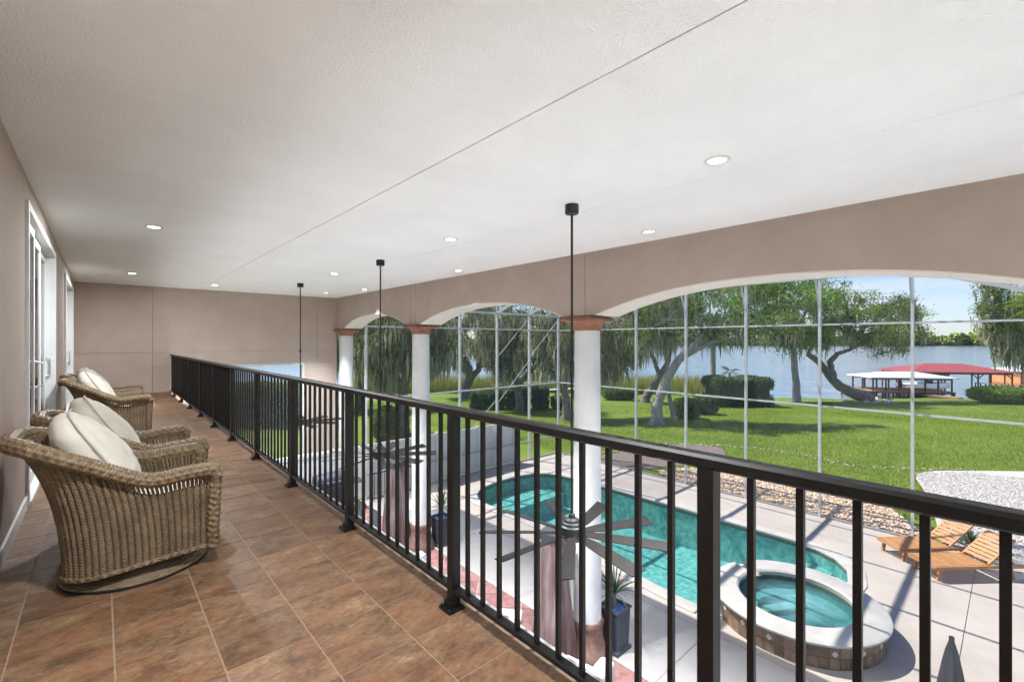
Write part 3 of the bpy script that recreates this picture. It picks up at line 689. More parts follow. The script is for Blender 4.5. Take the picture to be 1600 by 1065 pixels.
# ================================================================== GROUND, LAKE, DECK, POOL
def shore_f(x, y):
    r = x * cs - y * sn; k = min(max(r / max(fdist(x, y), 1.0), -3), 3)   # bearing
    return 50.5 + 11.0 / (1 + math.exp((k - 0.42) * 14)) + 0.9 * math.sin(k * 23) 
def smooth01(t): t = min(max(t, 0), 1); return t * t * (3 - 2 * t)
LAKE_Z = -5.45
DK = (-9.0, 15.0, -9.0, 13.0)                # cells under deck and house left open
gx = [-60 + k for k in range(0, 151)]; gy = [-60 + k for k in range(0, 161)]
gv = []; gf = []
for x in gx:
    for y in gy:
        f = fdist(x, y); z = land(x, y); q = f - shore_f(x, y)
        z += 0.05 * math.sin(x * 0.35 + 1) * math.sin(y * 0.27) * smooth01((f - 24) / 10)
        z -= 3.4 * smooth01(q / 9.0) + (0.35 * smooth01(q / 1.2) if q > 0 else 0)
        gv.append((x, y, z))
ny_ = len(gy)
for i in range(len(gx) - 1):
    for j in range(ny_ - 1):
        if DK[0] <= gx[i] < DK[1] and DK[2] <= gy[j] < DK[3]: continue
        gf.append((i * ny_ + j, (i + 1) * ny_ + j, (i + 1) * ny_ + j + 1, i * ny_ + j + 1))
g = MB(); g.v = gv; g.f = gf
tag(g.build('lawn', M['grass'], smooth=True), kind='structure')
def disc(name, m, z, r0, n=96, cen=(0, 0)):
    return MB().add([(cen[0], cen[1], z)] + [(cen[0] + r0 * math.cos(2 * math.pi * k / n), cen[1] + r0 * math.sin(2 * math.pi * k / n), z) for k in range(n)], [(0, k + 1, (k + 1) % n + 1) for k in range(n)]).build(name, m)
tag(disc('lake_bed', M['lakebed'], -9.5, 4000), kind='structure')
# lake: a ring sheet (kept clear of the pool and house)
lk = MB(); n = 96; cen = (20.0, 10.0)
rings = [19.5, 60, 200, 1000, 4000]
lk.grid([[(cen[0] + r * math.cos(2 * math.pi * k / n), cen[1] + r * math.sin(2 * math.pi * k / n), LAKE_Z) for r in rings] for k in range(n)], closed_u=True)
# (inner edge of the ring lies under the lawn)
tag(lk.build('lake', M['lake']), kind='structure')

# pool outline (world), rounded
def chaikin(p, it=3):
    for _ in range(it):
        q = []
        for i in range(len(p)):
            a = p[i]; b = p[(i + 1) % len(p)]
            q += [(0.75 * a[0] + 0.25 * b[0], 0.75 * a[1] + 0.25 * b[1]), (0.25 * a[0] + 0.75 * b[0], 0.25 * a[1] + 0.75 * b[1])]
        p = q
    return p
SC = (9.40, 2.70); SR0, SR1 = 0.93, 1.38
def dens(pts, step=0.5):
    out = []
    for a, b in zip(pts[:-1], pts[1:]):
        L = math.hypot(b[0] - a[0], b[1] - a[1]); k = max(1, int(L / step))
        out += [(a[0] + (b[0] - a[0]) * i / k, a[1] + (b[1] - a[1]) * i / k) for i in range(k)]
    return out + [pts[-1]]
pl = [(8.45, 3.95), (8.60, 5.2), (8.75, 6.5), (9.0, 8.0), (9.08, 9.4), (8.95, 10.4), (8.85, 11.3), (9.15, 12.05), (9.9, 12.5), (11.3, 12.65), (12.4, 12.55), (12.85, 12.2), (13.0, 11.5), (13.1, 9), (13.1, 6), (13.13, 4.2), (13.1, 3.3), (12.9, 2.75), (12.4, 2.35), (11.7, 2.25), (11.1, 2.35), (10.68, 2.5)]
pl = dens(pl, 0.4)
a0 = math.atan2(2.5 - SC[1], 10.68 - SC[0]); a1 = math.atan2(3.95 - SC[1], 8.45 - SC[0])
a1 -= 2 * math.pi
hole = list(pl)
for k in range(0, 25):
    a = a0 + (a1 - a0) * k / 24; hole.append((SC[0] + 1.27 * math.cos(a), SC[1] + 1.27 * math.sin(a)))
for _ in range(2):
    hole = [((hole[i - 1][0] + 2 * hole[i][0] + hole[(i + 1) % len(hole)][0]) / 4, (hole[i - 1][1] + 2 * hole[i][1] + hole[(i + 1) % len(hole)][1]) / 4) for i in range(len(hole))]
def sheet_with_hole(outer, inner, z):
    bm = bmesh.new(); es = []
    for lp in (outer, inner):
        vs = [bm.verts.new((x, y, z)) for x, y in lp]
        es += [bm.edges.new((vs[i], vs[(i + 1) % len(vs)])) for i in range(len(vs))]
    bmesh.ops.triangle_fill(bm, edges=es, use_beauty=True); return bm
def bm_obj(bm, name, m, parent=None):
    me = bpy.data.meshes.new(name); bm.to_mesh(me); bm.free(); me.materials.append(m); return link(name, me, parent)
DX1, DY1, DY0 = 15.52, 14.05, -8.5
outer = [(-9, DY0), (DX1, DY0), (DX1, DY1), (-9, DY1)]
bm = sheet_with_hole(outer, hole, G - 0.03)
bmesh.ops.reverse_faces(bm, faces=[f for f in bm.faces if f.normal.z < 0])
dk = bm_obj(bm, 'pool_deck', M['joint']); tag(dk, kind='structure')
jX = [6.10, 7.9, 11.2, 14.0, DX1]; jY = [DY0, -5.2, -2.0, 0.6, 3.6, 6.6, 9.6, 12.4, DY1]
for i in range(len(jX) - 1):
    for j in range(len(jY) - 1):
        b = sheet_with_hole(outer, hole, G)
        for co, no in (((jX[i] + 0.005, 0, 0), (-1, 0, 0)), ((jX[i + 1] - 0.005, 0, 0), (1, 0, 0)), ((0, jY[j] + 0.005, 0), (0, -1, 0)), ((0, jY[j + 1] - 0.005, 0), (0, 1, 0))):
            bmesh.ops.bisect_plane(b, geom=b.verts[:] + b.edges[:] + b.faces[:], plane_co=co, plane_no=no, clear_outer=True)
        if not b.faces: b.free(); continue
        bmesh.ops.reverse_faces(b, faces=[f for f in b.faces if f.normal.z < 0])
        bm_obj(b, 'slab', M['deck'], dk)
# red slate pavers under the arcade, laid on the diagonal
pv = MB().ext(-0.6, 6.45, -6, 14.05, G - 0.028, G - 0.014).build('patio_floor', M['palegrout']); tag(pv, kind='structure')
ps = 0.46; pm = MB().ext(-ps / 2 + 0.008, ps / 2 - 0.008, -ps / 2 + 0.008, ps / 2 - 0.008, -0.012, 0.0).mesh('paver', M['paver'])
pg = MB()
for i in range(-60, 60):
    for j in range(-60, 60):
        x = (i - j) * ps * 0.7071 + 4.0; y = (i + j) * ps * 0.7071 + 6
        if 3.9 < x < 6.42 and 1.5 < y < 13.8:
            o = link('paver', pm, pv, (x, y, G - 0.005)); o.rotation_euler.z = R(45)
        elif 0 < x <= 3.9 and -5 < y < 13.8:
            pg.box((x, y, G - 0.006), (ps - 0.024, ps - 0.024, 0.012), Matrix.Rotation(R(45), 3, 'Z'))
pg.build('bounce_floor_tiles', M['bouncetile'], pv, kind='stuff')  # mostly hidden pale tiles, added to bounce lamp light onto the ceiling
MB().ext(6.08, 6.125, -6, 14.0, G - 0.02, G + 0.004).build('paver_edging', M['coping'], pv)

# pool
po = thing('swimming_pool', (11, 7.5, G), 'turquoise swimming pool with pale coping behind the raised spa', 'pool')
ins = hole; cxp = sum(p[0] for p in ins) / len(ins); cyp = sum(p[1] for p in ins) / len(ins)
def offs(pts, d):
    out = []
    for i in range(len(pts)):
        a = pts[i - 1]; b = pts[(i + 1) % len(pts)]; tx, ty = b[0] - a[0], b[1] - a[1]; l = math.hypot(tx, ty) or 1
        out.append((pts[i][0] + ty / l * d, pts[i][1] - tx / l * d))
    return out
area = sum(ins[i - 1][0] * ins[i][1] - ins[i][0] * ins[i - 1][1] for i in range(len(ins)))
sg = 1 if area > 0 else -1
def inspa(p, r=1.30): return math.hypot(p[0] - SC[0], p[1] - SC[1]) < r
def depth(p): return 1.15
sh = MB(); n = len(ins)
sh.grid([[(p[0], p[1], G - 0.14), (p[0], p[1], G - depth(p))] for p in ins], closed_u=True)
b0 = len(sh.v); sh.v += [(p[0], p[1], G - 1.15) for p in ins]; sh.f.append(tuple(range(b0, b0 + n)))
sh.build('basin', M['plaster'], po)
MB().grid([[(p[0], p[1], G + 0.0), (p[0], p[1], G - 0.14)] for p in ins], closed_u=True).build('waterline_band', M['band'], po)
co_in = offs(ins, -0.03 * sg); co_out = offs(ins, 0.30 * sg)
cp = MB(); run = []
idx = [i for i in range(n) if not inspa(ins[i], 1.31)]
for i in idx:
    a, b = co_in[i], co_out[i]
    run.append([(a[0], a[1], G - 0.03), (a[0], a[1], G + 0.008), (a[0] * .85 + b[0] * .15, a[1] * .85 + b[1] * .15, G + 0.022), (b[0], b[1], G + 0.020), (b[0], b[1], G - 0.01)])
cp.grid(run).build('coping', M['coping'], po, smooth=True)
MB().ext(9.05, 12.7, 11.2, 12.4, G - 1.16, G - 0.55).ext(11.9, 12.95, 2.9, 3.5, G - 1.16, G - 0.4).build('tanning_step', M['plaster'], po)
ww = MB(); ww.v = [(p[0], p[1], G - 0.085) for p in ins]; ww.f = [tuple(range(n)) if sg > 0 else tuple(reversed(range(n)))]
ww.build('water', M['poolwater'], po)
MB().lathe([(0.0, 0), (0.09, 0), (0.09, 0.01), (0, 0.01)], (12.55, 2.75, G - 0.395), 20, cap=False).build('pool_light', M['white'], po)

# spa
sp = thing('spa', (SC[0], SC[1], G), 'round raised spa with brown tile wall and pale coping', 'spa')
HS = 0.45
cr = MB(); gap = (R(58), R(70)); rows = []
for k in range(0, 121):
    a = gap[1] + (2 * math.pi - (gap[1] - gap[0])) * k / 120; c_, s_ = math.cos(a), math.sin(a)
    rows.append([(SC[0] + r * c_, SC[1] + r * s_, G + z) for r, z in ((SR0, HS - 0.10), (SR0 - 0.015, HS - 0.03), (SR0 + 0.02, HS), (SR1 - 0.04, HS), (SR1, HS - 0.025), (SR1 - 0.005, HS - 0.06), (SR1 - 0.08, HS - 0.075))])
cr.grid(rows, flip=True); m_ = 7
cr.f.append(tuple(range(m_))); cr.f.append(tuple(len(cr.v) - 1 - q for q in range(m_)))
cr.build('coping', M['coping'], sp, smooth=True)
MB().lathe([(1.285, -1.15), (1.285, HS - 0.076), (0.935, HS - 0.09), (0.93, HS - 0.4)], (*SC, G), 72, cap=False).build('wall', M['palegrout'], sp, smooth=True)
MB().lathe([(0.929, HS - 0.1), (0.929, HS - 0.18)], (*SC, G), 72, cap=False).build('waterline_band', M['band'], sp, smooth=True)
MB().lathe([(0.928, HS - 0.18), (0.928, 0.13), (0.60, 0.12), (0.56, -0.07), (0.0, -0.075)], (*SC, G), 64, cap=False).build('basin', M['plaster2'], sp, smooth=True)
w_ = MB().lathe([(0.93, 0), (0.5, 0.0), (0.25, 0.012), (0.0, 0.02)], (0, 0, 0), 48, cap=False)
w_ = w_.build('water', M['spawater'], sp, world=False, smooth=True); w_.location = (0, 0, HS - 0.115)
MB().bar((SC[0] + 0.9 * math.cos(R(64)), SC[1] + 0.9 * math.sin(R(64)), G + HS - 0.11), (SC[0] + 1.42 * math.cos(R(64)), SC[1] + 1.42 * math.sin(R(64)), G + HS - 0.125), 0.29, 0.02).build('spillway', M['rock'], sp)
nt_ = 54; th = 2 * math.pi / nt_ * 1.295
tm_ = MB().ext(-0.004, 0.008, -th / 2 + 0.004, th / 2 - 0.004, -0.088, 0.088).mesh('tile', M['spatile'])
ac_ = MB().add([(0.013, 0, 0.05), (0.013, 0.05, 0), (0.013, 0, -0.05), (0.013, -0.05, 0), (0.006, 0, 0.05), (0.006, 0.05, 0), (0.006, 0, -0.05), (0.006, -0.05, 0)], [(0, 3, 2, 1), (0, 1, 5, 4), (1, 2, 6, 5), (2, 3, 7, 6), (3, 0, 4, 7)]).mesh('accent_diamond', M['accent'])
for k in range(nt_):
    a = 2 * math.pi * k / nt_
    for zz in (0.093, 0.277):
        o = link('tile', tm_, sp, (1.289 * math.cos(a), 1.289 * math.sin(a), zz)); o.rotation_euler.z = a
    if k % 3 == 0:
        o = link('accent_diamond', ac_, sp, (1.289 * math.cos(a), 1.289 * math.sin(a), 0.25)); o.rotation_euler.z = a

# ------------------------------------------------------------------ beds outside the cage
def poly_sheet(name, pts, m, dz, kind='structure'):
    bm = bmesh.new(); vs = [bm.verts.new((x, y, 0)) for x, y in pts]; es = [bm.edges.new((vs[i], vs[(i + 1) % len(vs)])) for i in range(len(vs))]
    bmesh.ops.triangle_fill(bm, edges=es, use_beauty=True)
    for s in range(-10, 60):
        bmesh.ops.bisect_plane(bm, geom=bm.verts[:] + bm.edges[:] + bm.faces[:], plane_co=(s, 0, 0), plane_no=(1, 0, 0))
        bmesh.ops.bisect_plane(bm, geom=bm.verts[:] + bm.edges[:] + bm.faces[:], plane_co=(0, s, 0), plane_no=(0, 1, 0))
    for v in bm.verts: v.co.z = land(v.co.x, v.co.y) + dz
    bmesh.ops.reverse_faces(bm, faces=[f for f in bm.faces if f.normal.z < 0])
    o = bm_obj(bm, name, m); o['kind'] = kind; return o
PEB = chaikin([(15.45, 9.6), (17.3, 9.0), (18.7, 7.2), (19.0, 5.0), (18.6, 3.4), (17.9, 2.6), (17.0, 2.1), (16.3, 1.7), (15.45, 1.6)], 2)
MUL = chaikin([(15.4, 13.2), (17.2, 12.0), (19.9, 12.6), (21.8, 11.2), (22.6, 9.6), (20.5, 8.6), (19.2, 7.6), (17.6, 9.4), (15.4, 10.0)], 2)
GRV = chaikin([(15.4, 1.2), (16.4, 1.35), (18.2, 1.6), (20.5, 2.0), (23.5, 2.75), (25.5, 1.0), (30, -3.5), (34, -10), (22, -12), (15.4, -8)], 2)
poly_sheet('mulch_bed', MUL, M['mulch'], 0.024)
poly_sheet('pebble_bed', PEB, M['soil'], 0.030)
poly_sheet('gravel_path', GRV, M['whitegravel'], 0.036)
def inside(p, poly):
    x, y = p; c = False; n = len(poly)
    for i in range(n):
        x1, y1 = poly[i]; x2, y2 = poly[i - 1]
        if (y1 > y) != (y2 > y) and x < (x2 - x1) * (y - y1) / (y2 - y1) + x1: c = not c
    return c
def fast_mesh(name, V, F, m, tint=None, parent=None, smooth=False):
    """V (n,3), F (k,q) arrays; tint (n,3) point colours"""
    me = bpy.data.meshes.new(name); q = F.shape[1]
    me.vertices.add(len(V)); me.vertices.foreach_set('co', V.astype(np.float32).ravel())
    me.loops.add(F.size); me.loops.foreach_set('vertex_index', F.astype(np.int32).ravel())
    me.polygons.add(len(F)); me.polygons.foreach_set('loop_start', np.arange(0, F.size, q, dtype=np.int32)); me.polygons.foreach_set('loop_total', np.full(len(F), q, dtype=np.int32))
    if smooth: me.polygons.foreach_set('use_smooth', np.ones(len(F), dtype=bool))
    me.update(calc_edges=True)
    if tint is not None:
        a = me.color_attributes.new('tint', 'FLOAT_COLOR', 'POINT'); a.data.foreach_set('color', np.c_[tint, np.ones(len(tint))].astype(np.float32).ravel())
    me.materials.append(m); return link(name, me, parent)
OV = np.array([(1, 0, 0), (0, 1, 0), (-1, 0, 0), (0, -1, 0), (0, 0, 1), (0, 0, -1), (.62, .62, .3), (-.62, .62, .3), (-.62, -.62, .3), (.62, -.62, .3)], float)
OF = np.array([(0, 6, 9), (1, 7, 6), (2, 8, 7), (3, 9, 8), (6, 4, 9), (7, 4, 6), (8, 4, 7), (9, 4, 8), (0, 5, 1), (1, 5, 2), (2, 5, 3), (3, 5, 0), (0, 1, 6), (1, 2, 7), (2, 3, 8), (3, 0, 9)])
def pebbles(name, poly, n, smin, smax, cols, dz):
    xs_ = [p[0] for p in poly]; ys_ = [p[1] for p in poly]; P = []
    while len(P) < n:
        p = (random.uniform(min(xs_), max(xs_)), random.uniform(min(ys_), max(ys_)))
        if inside(p, poly) and p[0] > 15.58: P.append((p[0], p[1], land(*p) + dz + random.uniform(-.004, .02)))
    P = np.array(P); s = RNG.uniform(smin, smax, (n, 1, 1)) * np.stack([RNG.uniform(.8, 1.3, n), RNG.uniform(.6, 1.0, n), RNG.uniform(.4, .75, n)], 1)[:, None, :]
    a = RNG.uniform(0, 6.28, n); tl = RNG.normal(0, .35, n); V = OV[None] * s * (1 + RNG.normal(0, .08, (n, 10, 1)))
    z = V[..., 2] + V[..., 0] * np.sin(tl)[:, None]
    x = V[..., 0] * np.cos(a)[:, None] - V[..., 1] * np.sin(a)[:, None]; y = V[..., 0] * np.sin(a)[:, None] + V[..., 1] * np.cos(a)[:, None]
    V = np.stack([x, y, z], -1) + P[:, None, :]
    F = (OF[None] + (np.arange(n) * 10)[:, None, None]).reshape(-1, 3)
    c = np.array(cols)[RNG.integers(0, len(cols), n)] * RNG.uniform(.75, 1.2, (n, 1))
    o = fast_mesh(name, V.reshape(-1, 3), F, M['pebble'], np.repeat(c, 10, 0)); return o
tan = [(1.05, 1.05, 1.02), (1.1, .98, .84), (.9, .78, .64), (.7, .62, .55), (1.2, 1.25, 1.28), (.85, .68, .52), (1.05, .95, .8)]
tag(pebbles('river_pebbles', PEB, 9000, 0.026, 0.062, tan, 0.036), 'tan and cream river pebbles filling the bed along the screen', 'pebbles', kind='stuff')
tag(pebbles('white_gravel_stones', [(15.6, -3), (15.6, 1.1), (18.2, 1.5), (23.3, 2.6), (25, 1.2), (26, -3)], 14000, 0.012, 0.03, [(.95, 1.08, 1.3), (.85, .97, 1.15), (1.02, 1.18, 1.4), (.65, .72, .82), (.95, .95, .95)], 0.038), 'white gravel stones scattered over the path beside the lawn', 'gravel', kind='stuff')
# pale stone edging between lawn and beds
ed = [(15.66, 13.2), (17.6, 12.35), (19.9, 12.95), (21.8, 11.4), (22.8, 9.8), (23.4, 7.9), (23.2, 6.0), (22.7, 4.5), (24.0, 2.7), (25.4, 1.2)]
ed = dens(ed, 0.16); n = len(ed)
rk = []
for k, (x, y) in enumerate(ed):
    for q in range(2): rk.append((x + random.gauss(0, .12), y + random.gauss(0, .12)))
Pk = np.array([(x, y, land(x, y) + .02) for x, y in rk]); nn = len(Pk)
V = OV[None] * (RNG.uniform(.03, .075, (nn, 1, 1)) * np.array([1.2, 1, .7])) * (1 + RNG.normal(0, .1, (nn, 10, 1))) + Pk[:, None]
cc = np.array([(.8, .8, .75), (.7, .66, .6), (.55, .5, .44)])[RNG.integers(0, 3, nn)]
tag(fast_mesh('edging_stones', V.reshape(-1, 3), (OF[None] + (np.arange(nn) * 10)[:, None, None]).reshape(-1, 3), M['pebble'], np.repeat(cc, 10, 0)), 'line of pale stones edging the lawn', 'stones', kind='stuff')

# ------------------------------------------------------------------ pool cage
CXW, CYE = 15.45, 13.95; PY = [-0.26 + 2.03 * k for k in range(0, 8)]; PY[-1] = CYE
EX = [6.3, 8.15, 9.98, 11.8, 13.6]; ZE, ZT = 2.46, 3.20
def topz(y):
    return ZE + (ZT - ZE) * min(1, max(0, min((y - PY[0]) / (PY[1] - PY[0]), (CYE - y) / (CYE - PY[-2]))))
cg = thing('pool_screen_enclosure', (CXW, 7, G), 'tall white aluminium screen enclosure around the pool', 'screen enclosure')
w = 0.062
for y in PY: MB().ext(CXW - 0.05, CXW + 0.05, y - w / 2, y + w / 2, G - 0.02, topz(y)).build('post', M['alum'], cg)
for x in EX: MB().ext(x - w / 2, x + w / 2, CYE - 0.05, CYE + 0.05, G - 0.02, ZE).build('post', M['alum'], cg)
RZ = [G + 0.03, G + 0.80, -0.50, 1.85]
for k, z in enumerate(RZ):
    for a, b in zip(PY[:-1], PY[1:]): MB().ext(CXW - 0.026, CXW + 0.026, a + w / 2, b - w / 2, z - 0.025, z + 0.025).build('rail', M['alum'] if k > 1 else M['alumg'], cg)
    ex = EX + [CXW]
    for a, b in zip(ex[:-1], ex[1:]): MB().ext(a + w / 2, b - (w / 2 if b < CXW else 0.05), CYE - 0.026, CYE + 0.026, z - 0.025, z + 0.025).build('rail', M['alum'] if k > 1 else M['alumg'], cg)
for a, b in zip(PY[:-1], PY[1:]): MB().bar((CXW, a, topz(a) + 0.02), (CXW, b, topz(b) + 0.02), 0.11, 0.09).build('eave_beam', M['alum'], cg)
MB().bar((6.2, CYE, ZE + 0.03), (CXW, CYE, ZE + 0.03), 0.10, 0.08).build('eave_beam', M['alum'], cg)
for y in PY[1:-1]: MB().bar((6.12, y, ZT + 0.07), (CXW - 0.05, y, ZT + 0.03), 0.055, 0.16).build('roof_beam', M['alum'], cg)
MB().bar((6.12, PY[0], ZE + 0.03), (CXW, PY[0], ZE + 0.03), 0.055, 0.12).build('roof_beam', M['alum'], cg)
PX = [7.9, 9.75, 11.6, 13.5]
for x in PX: MB().bar((x, PY[1], ZT + 0.07), (x, PY[-2], ZT + 0.07), 0.05, 0.05).build('purlin', M['alum'], cg)
for x in EX[1:]:
    MB().bar((x, CYE, ZE + 0.05), (x, PY[-2], ZT + 0.04), 0.055, 0.11).build('hip_rafter', M['alum'], cg)
for x in PX: MB().bar((x, PY[0], ZE + 0.03), (x, PY[1], ZT + 0.04), 0.055, 0.11).build('hip_rafter', M['alum'], cg)
for y in PY[1:-1]: MB().bar((CXW - 0.02, y + 0.01, topz(y) - 0.85), (CXW - 0.42, y + 0.01, ZT + 0.0), 0.045, 0.045).build('knee_brace', M['alum'], cg)
for (xa, za, xb, zb) in ((13.6, 2.40, 11.8, 0.75), (11.8, -0.9, 9.98, -2.4), (15.4, 2.35, 13.6, 0.7), (13.6, 0.6, 11.8, -1.1)):
    MB().tube([(xa, CYE - 0.06, za), (xb, CYE - 0.06, zb)], 0.012, 6).build('brace_cable', M['alum'], cg)
for a, b in zip(PY[:-1], PY[1:]):
    for k in range(4):
        z0_, z1_ = RZ[k], RZ[k + 1] if k < 3 else None
        ta, tb = (z1_, z1_) if z1_ is not None else (topz(a), topz(b))
        MB().add([(CXW + 0.03, a, z0_), (CXW + 0.03, b, z0_), (CXW + 0.03, b, tb), (CXW + 0.03, a, ta)], [(0, 1, 2, 3)]).build('screen_panel', M['screen'], cg)
for a, b in zip(ex[:-1], ex[1:]):
    for k in range(4):
        z0_ = RZ[k]; t_ = RZ[k + 1] if k < 3 else ZE
        MB().add([(a, CYE + 0.03, z0_), (b, CYE + 0.03, z0_), (b, CYE + 0.03, t_), (a, CYE + 0.03, t_)], [(0, 1, 2, 3)]).build('screen_panel', M['screen'], cg)
for a, b in zip(PY[1:-2], PY[2:-1]):
    MB().add([(6.15, a, ZT + 0.10), (CXW, a, ZT + 0.06), (CXW, b, ZT + 0.06), (6.15, b, ZT + 0.10)], [(0, 1, 2, 3)]).build('roof_screen', M['screen'], cg)
for a, b in ((PY[0], PY[1]), (PY[-1], PY[-2])):
    MB().add([(6.15, a, ZE + 0.08), (CXW, a, ZE + 0.08), (CXW, b, ZT + 0.08), (6.15, b, ZT + 0.08)], [(0, 1, 2, 3)]).build('roof_screen', M['screenr'], cg)

# ------------------------------------------------------------------ vinyl fence outside the end wall
fe = thing('vinyl_fence', (9, CYE + 0.3, G), 'pale grey vinyl privacy fence outside the end of the pool cage', 'fence')
fy = CYE + 0.22
for k in range(5):
    x0 = 3.4 + 1.9 * k; x1 = x0 + 1.9
    MB().ext(x0 - 0.05, x0 + 0.05, fy - 0.05, fy + 0.05, G - 0.05, G + 1.75).build('post', M['vinyl'], fe)
    MB().ext(x0 + 0.05, x1 - 0.05, fy - 0.03, fy + 0.03, G + 1.58, G + 1.70).build('rail', M['vinyl'], fe)
    MB().ext(x0 + 0.05, x1 - 0.05, fy - 0.03, fy + 0.03, G + 0.02, G + 0.16).build('rail', M['vinyl'], fe)
    nb = 8; pw = 1.8 / nb
    for q in range(nb): MB().ext(x0 + 0.05 + q * pw + 0.002, x0 + 0.05 + (q + 1) * pw - 0.002, fy - 0.012, fy + 0.012, G + 0.16, G + 1.58).build('board', M['vinyl'], fe)
MB().ext(12.85, 12.95, fy - 0.05, fy + 0.05, G - 0.05, G + 1.75).build('post', M['vinyl'], fe)
mf = thing('metal_fence', (7.0, 13.6, G), 'low black metal bar fence in front of the vinyl fence', 'fence')
MB().ext(6.3, 7.9, 13.59, 13.61, G + 0.88, G + 0.91).build('rail', M['black'], mf); MB().ext(6.3, 7.9, 13.59, 13.61, G + 0.08, G + 0.11).build('rail', M['black'], mf)
for k in range(14): MB().ext(6.3 + k * 0.12 - 0.008, 6.3 + k * 0.12 + 0.008, 13.592, 13.608, G, G + 0.93).build('bar', M['black'], mf)

# ------------------------------------------------------------------ loungers
def make_lounger():
    t = thing('sun_lounger', (0, 0, 0), '', 'sun lounger', 'teak loungers beside the spa')
    Wd = 0.31
    for s in (-1, 1): MB().ext(0, 1.98, s * Wd - 0.018, s * Wd + 0.018, 0.24, 0.31).build('side_rail', M['wood'], t, world=False, bevel=0.004)
    MB().ext(-0.012, 0.02, -Wd, Wd, 0.245, 0.305).build('end_rail', M['wood'], t, world=False, bevel=0.004)
    for x in (0.16, 1.72):
        for s in (-1, 1): MB().bar((x, s * (Wd - 0.04), 0.26), (x + (-0.05 if x < 1 else 0.05), s * (Wd - 0.04), 0.0), 0.06, 0.05).build('leg', M['wood'], t, world=False)
    for k in range(12):
        x = 0.05 + k * 0.098; MB().ext(x, x + 0.078, -Wd + 0.02, Wd - 0.02, 0.295, 0.315).build('slat', M['wood'], t, world=False)
    bx, bz, an = 1.235, 0.31, R(40)
    def bp(d, y, h=0.0): return Vector((bx + d * math.cos(an) - h * math.sin(an), y, bz + d * math.sin(an) + h * math.cos(an)))
    br = MB()
    for s in (-1, 1): br.bar(bp(0, s * (Wd - 0.045)), bp(0.78, s * (Wd - 0.045)), 0.035, 0.04)
    br.bar(bp(0.765, -Wd + 0.04), bp(0.765, Wd - 0.04), 0.04, 0.04)
    bo = br.build('backrest', M['wood'], t, world=False)
    for k in range(7):
        d = 0.05 + 0.098 * k; MB().bar(bp(d + 0.035, -Wd + 0.06, 0.012), bp(d + 0.035, Wd - 0.06, 0.012), 0.076, 0.018, up=(-math.sin(an), 0, math.cos(an))).build('slat', M['wood'], bo, world=False)
    for s in (-1, 1): MB().bar(bp(0.5, s * 0.2, -0.03), (1.88, s * 0.2, 0.25), 0.03, 0.03).build('prop', M['wood'], t, world=False)
    MB().bar((1.8, -Wd, 0.26), (1.8, Wd, 0.26), 0.03, 0.03).build('prop_bar', M['wood'], t, world=False)
    return t
lg = make_lounger()
for i, (x, y, l) in enumerate(((13.84, 2.02, 'teak slatted lounger with raised back, the one beside the screen wall'), (13.28, 1.38, 'teak slatted lounger with raised back, the one closer to the spa'))):
    o = lg if i == 0 else clone(lg); o.location = (x, y, G); o.rotation_euler.z = math.atan2(-0.64, 0.77); o['label'] = l

# ------------------------------------------------------------------ planters with spiky plants
def blades(n, L, W, seed, droop=0.5):
    rg = random.Random(seed); V = []; F = []; T = []
    for k in range(n):
        a = rg.uniform(0, 6.28); el = R(rg.uniform(18, 85)); l = L * rg.uniform(.65, 1.05); dr = droop * rg.uniform(.3, 1) * math.cos(el) ; tt = rg.uniform(.6, 1.3)
        sx, sy = -math.sin(a), math.cos(a); base = len(V)
        for j in range(6):
            u = j / 5; rr = l * u * math.cos(el); zz = l * u * math.sin(el) - dr * l * u * u; ww_ = W * (0.55 + 1.2 * u) * (1 - u) ** 0.7 if u < 1 else 0.001
            for s in (-1, 1): V.append((rr * math.cos(a) + s * sx * ww_, rr * math.sin(a) + s * sy * ww_, zz + 0.25 * ww_)); T.append((tt, tt * rg.uniform(.95, 1.05), tt))
        for j in range(5): F.append((base + 2 * j, base + 2 * j + 1, base + 2 * j + 3, base + 2 * j + 2))
    return np.array(V, float), np.array(F), np.array(T, float)
def planter(loc, l):
    p = thing('planter', loc, l, 'planter', 'planters by the arcade columns')
    b = MB()
    def ring(w, z): return [(-w, -w, z), (w, -w, z), (w, w, z), (-w, w, z)]
    rows = [ring(0.20, 0), ring(0.20, 0.05), ring(0.165, 0.06), ring(0.185, 0.66), ring(0.205, 0.67), ring(0.205, 0.70), ring(0.17, 0.70), ring(0.165, 0.63)]
    b.grid([[r[k] for r in rows] for k in range(4)], closed_u=True); b.f.append((3 * 0, 8, 16, 24)[::-1])
    b.build('pot', M['navy'], p, world=False, bevel=0.006)
    MB().ext(-0.172, 0.172, -0.172, 0.172, 0.6, 0.655).build('glass_stones', M['blueglass'], p, world=False)
    MB().tube([(0, 0, 0.6), (0.01, 0.005, 0.78), (0, 0, 0.93)], [0.035, 0.03, 0.026], 8).build('stem', M['bark'], p, world=False, smooth=True)
    V, F, T = blades(46, 0.62, 0.017, hash(l) % 97 if False else len(l), 0.55); V[:, 2] += 0.88
    fast_mesh('leaves', V, F, M['spike'], T, p)
for loc, l in (((6.34, 4.47, G), 'navy square planter with blue glass stones and spiky plant beside the red tiles and pool'), ((6.34, 9.66, G), 'navy square planter with spiky plant at the foot of the middle column')):
    planter(loc, l)

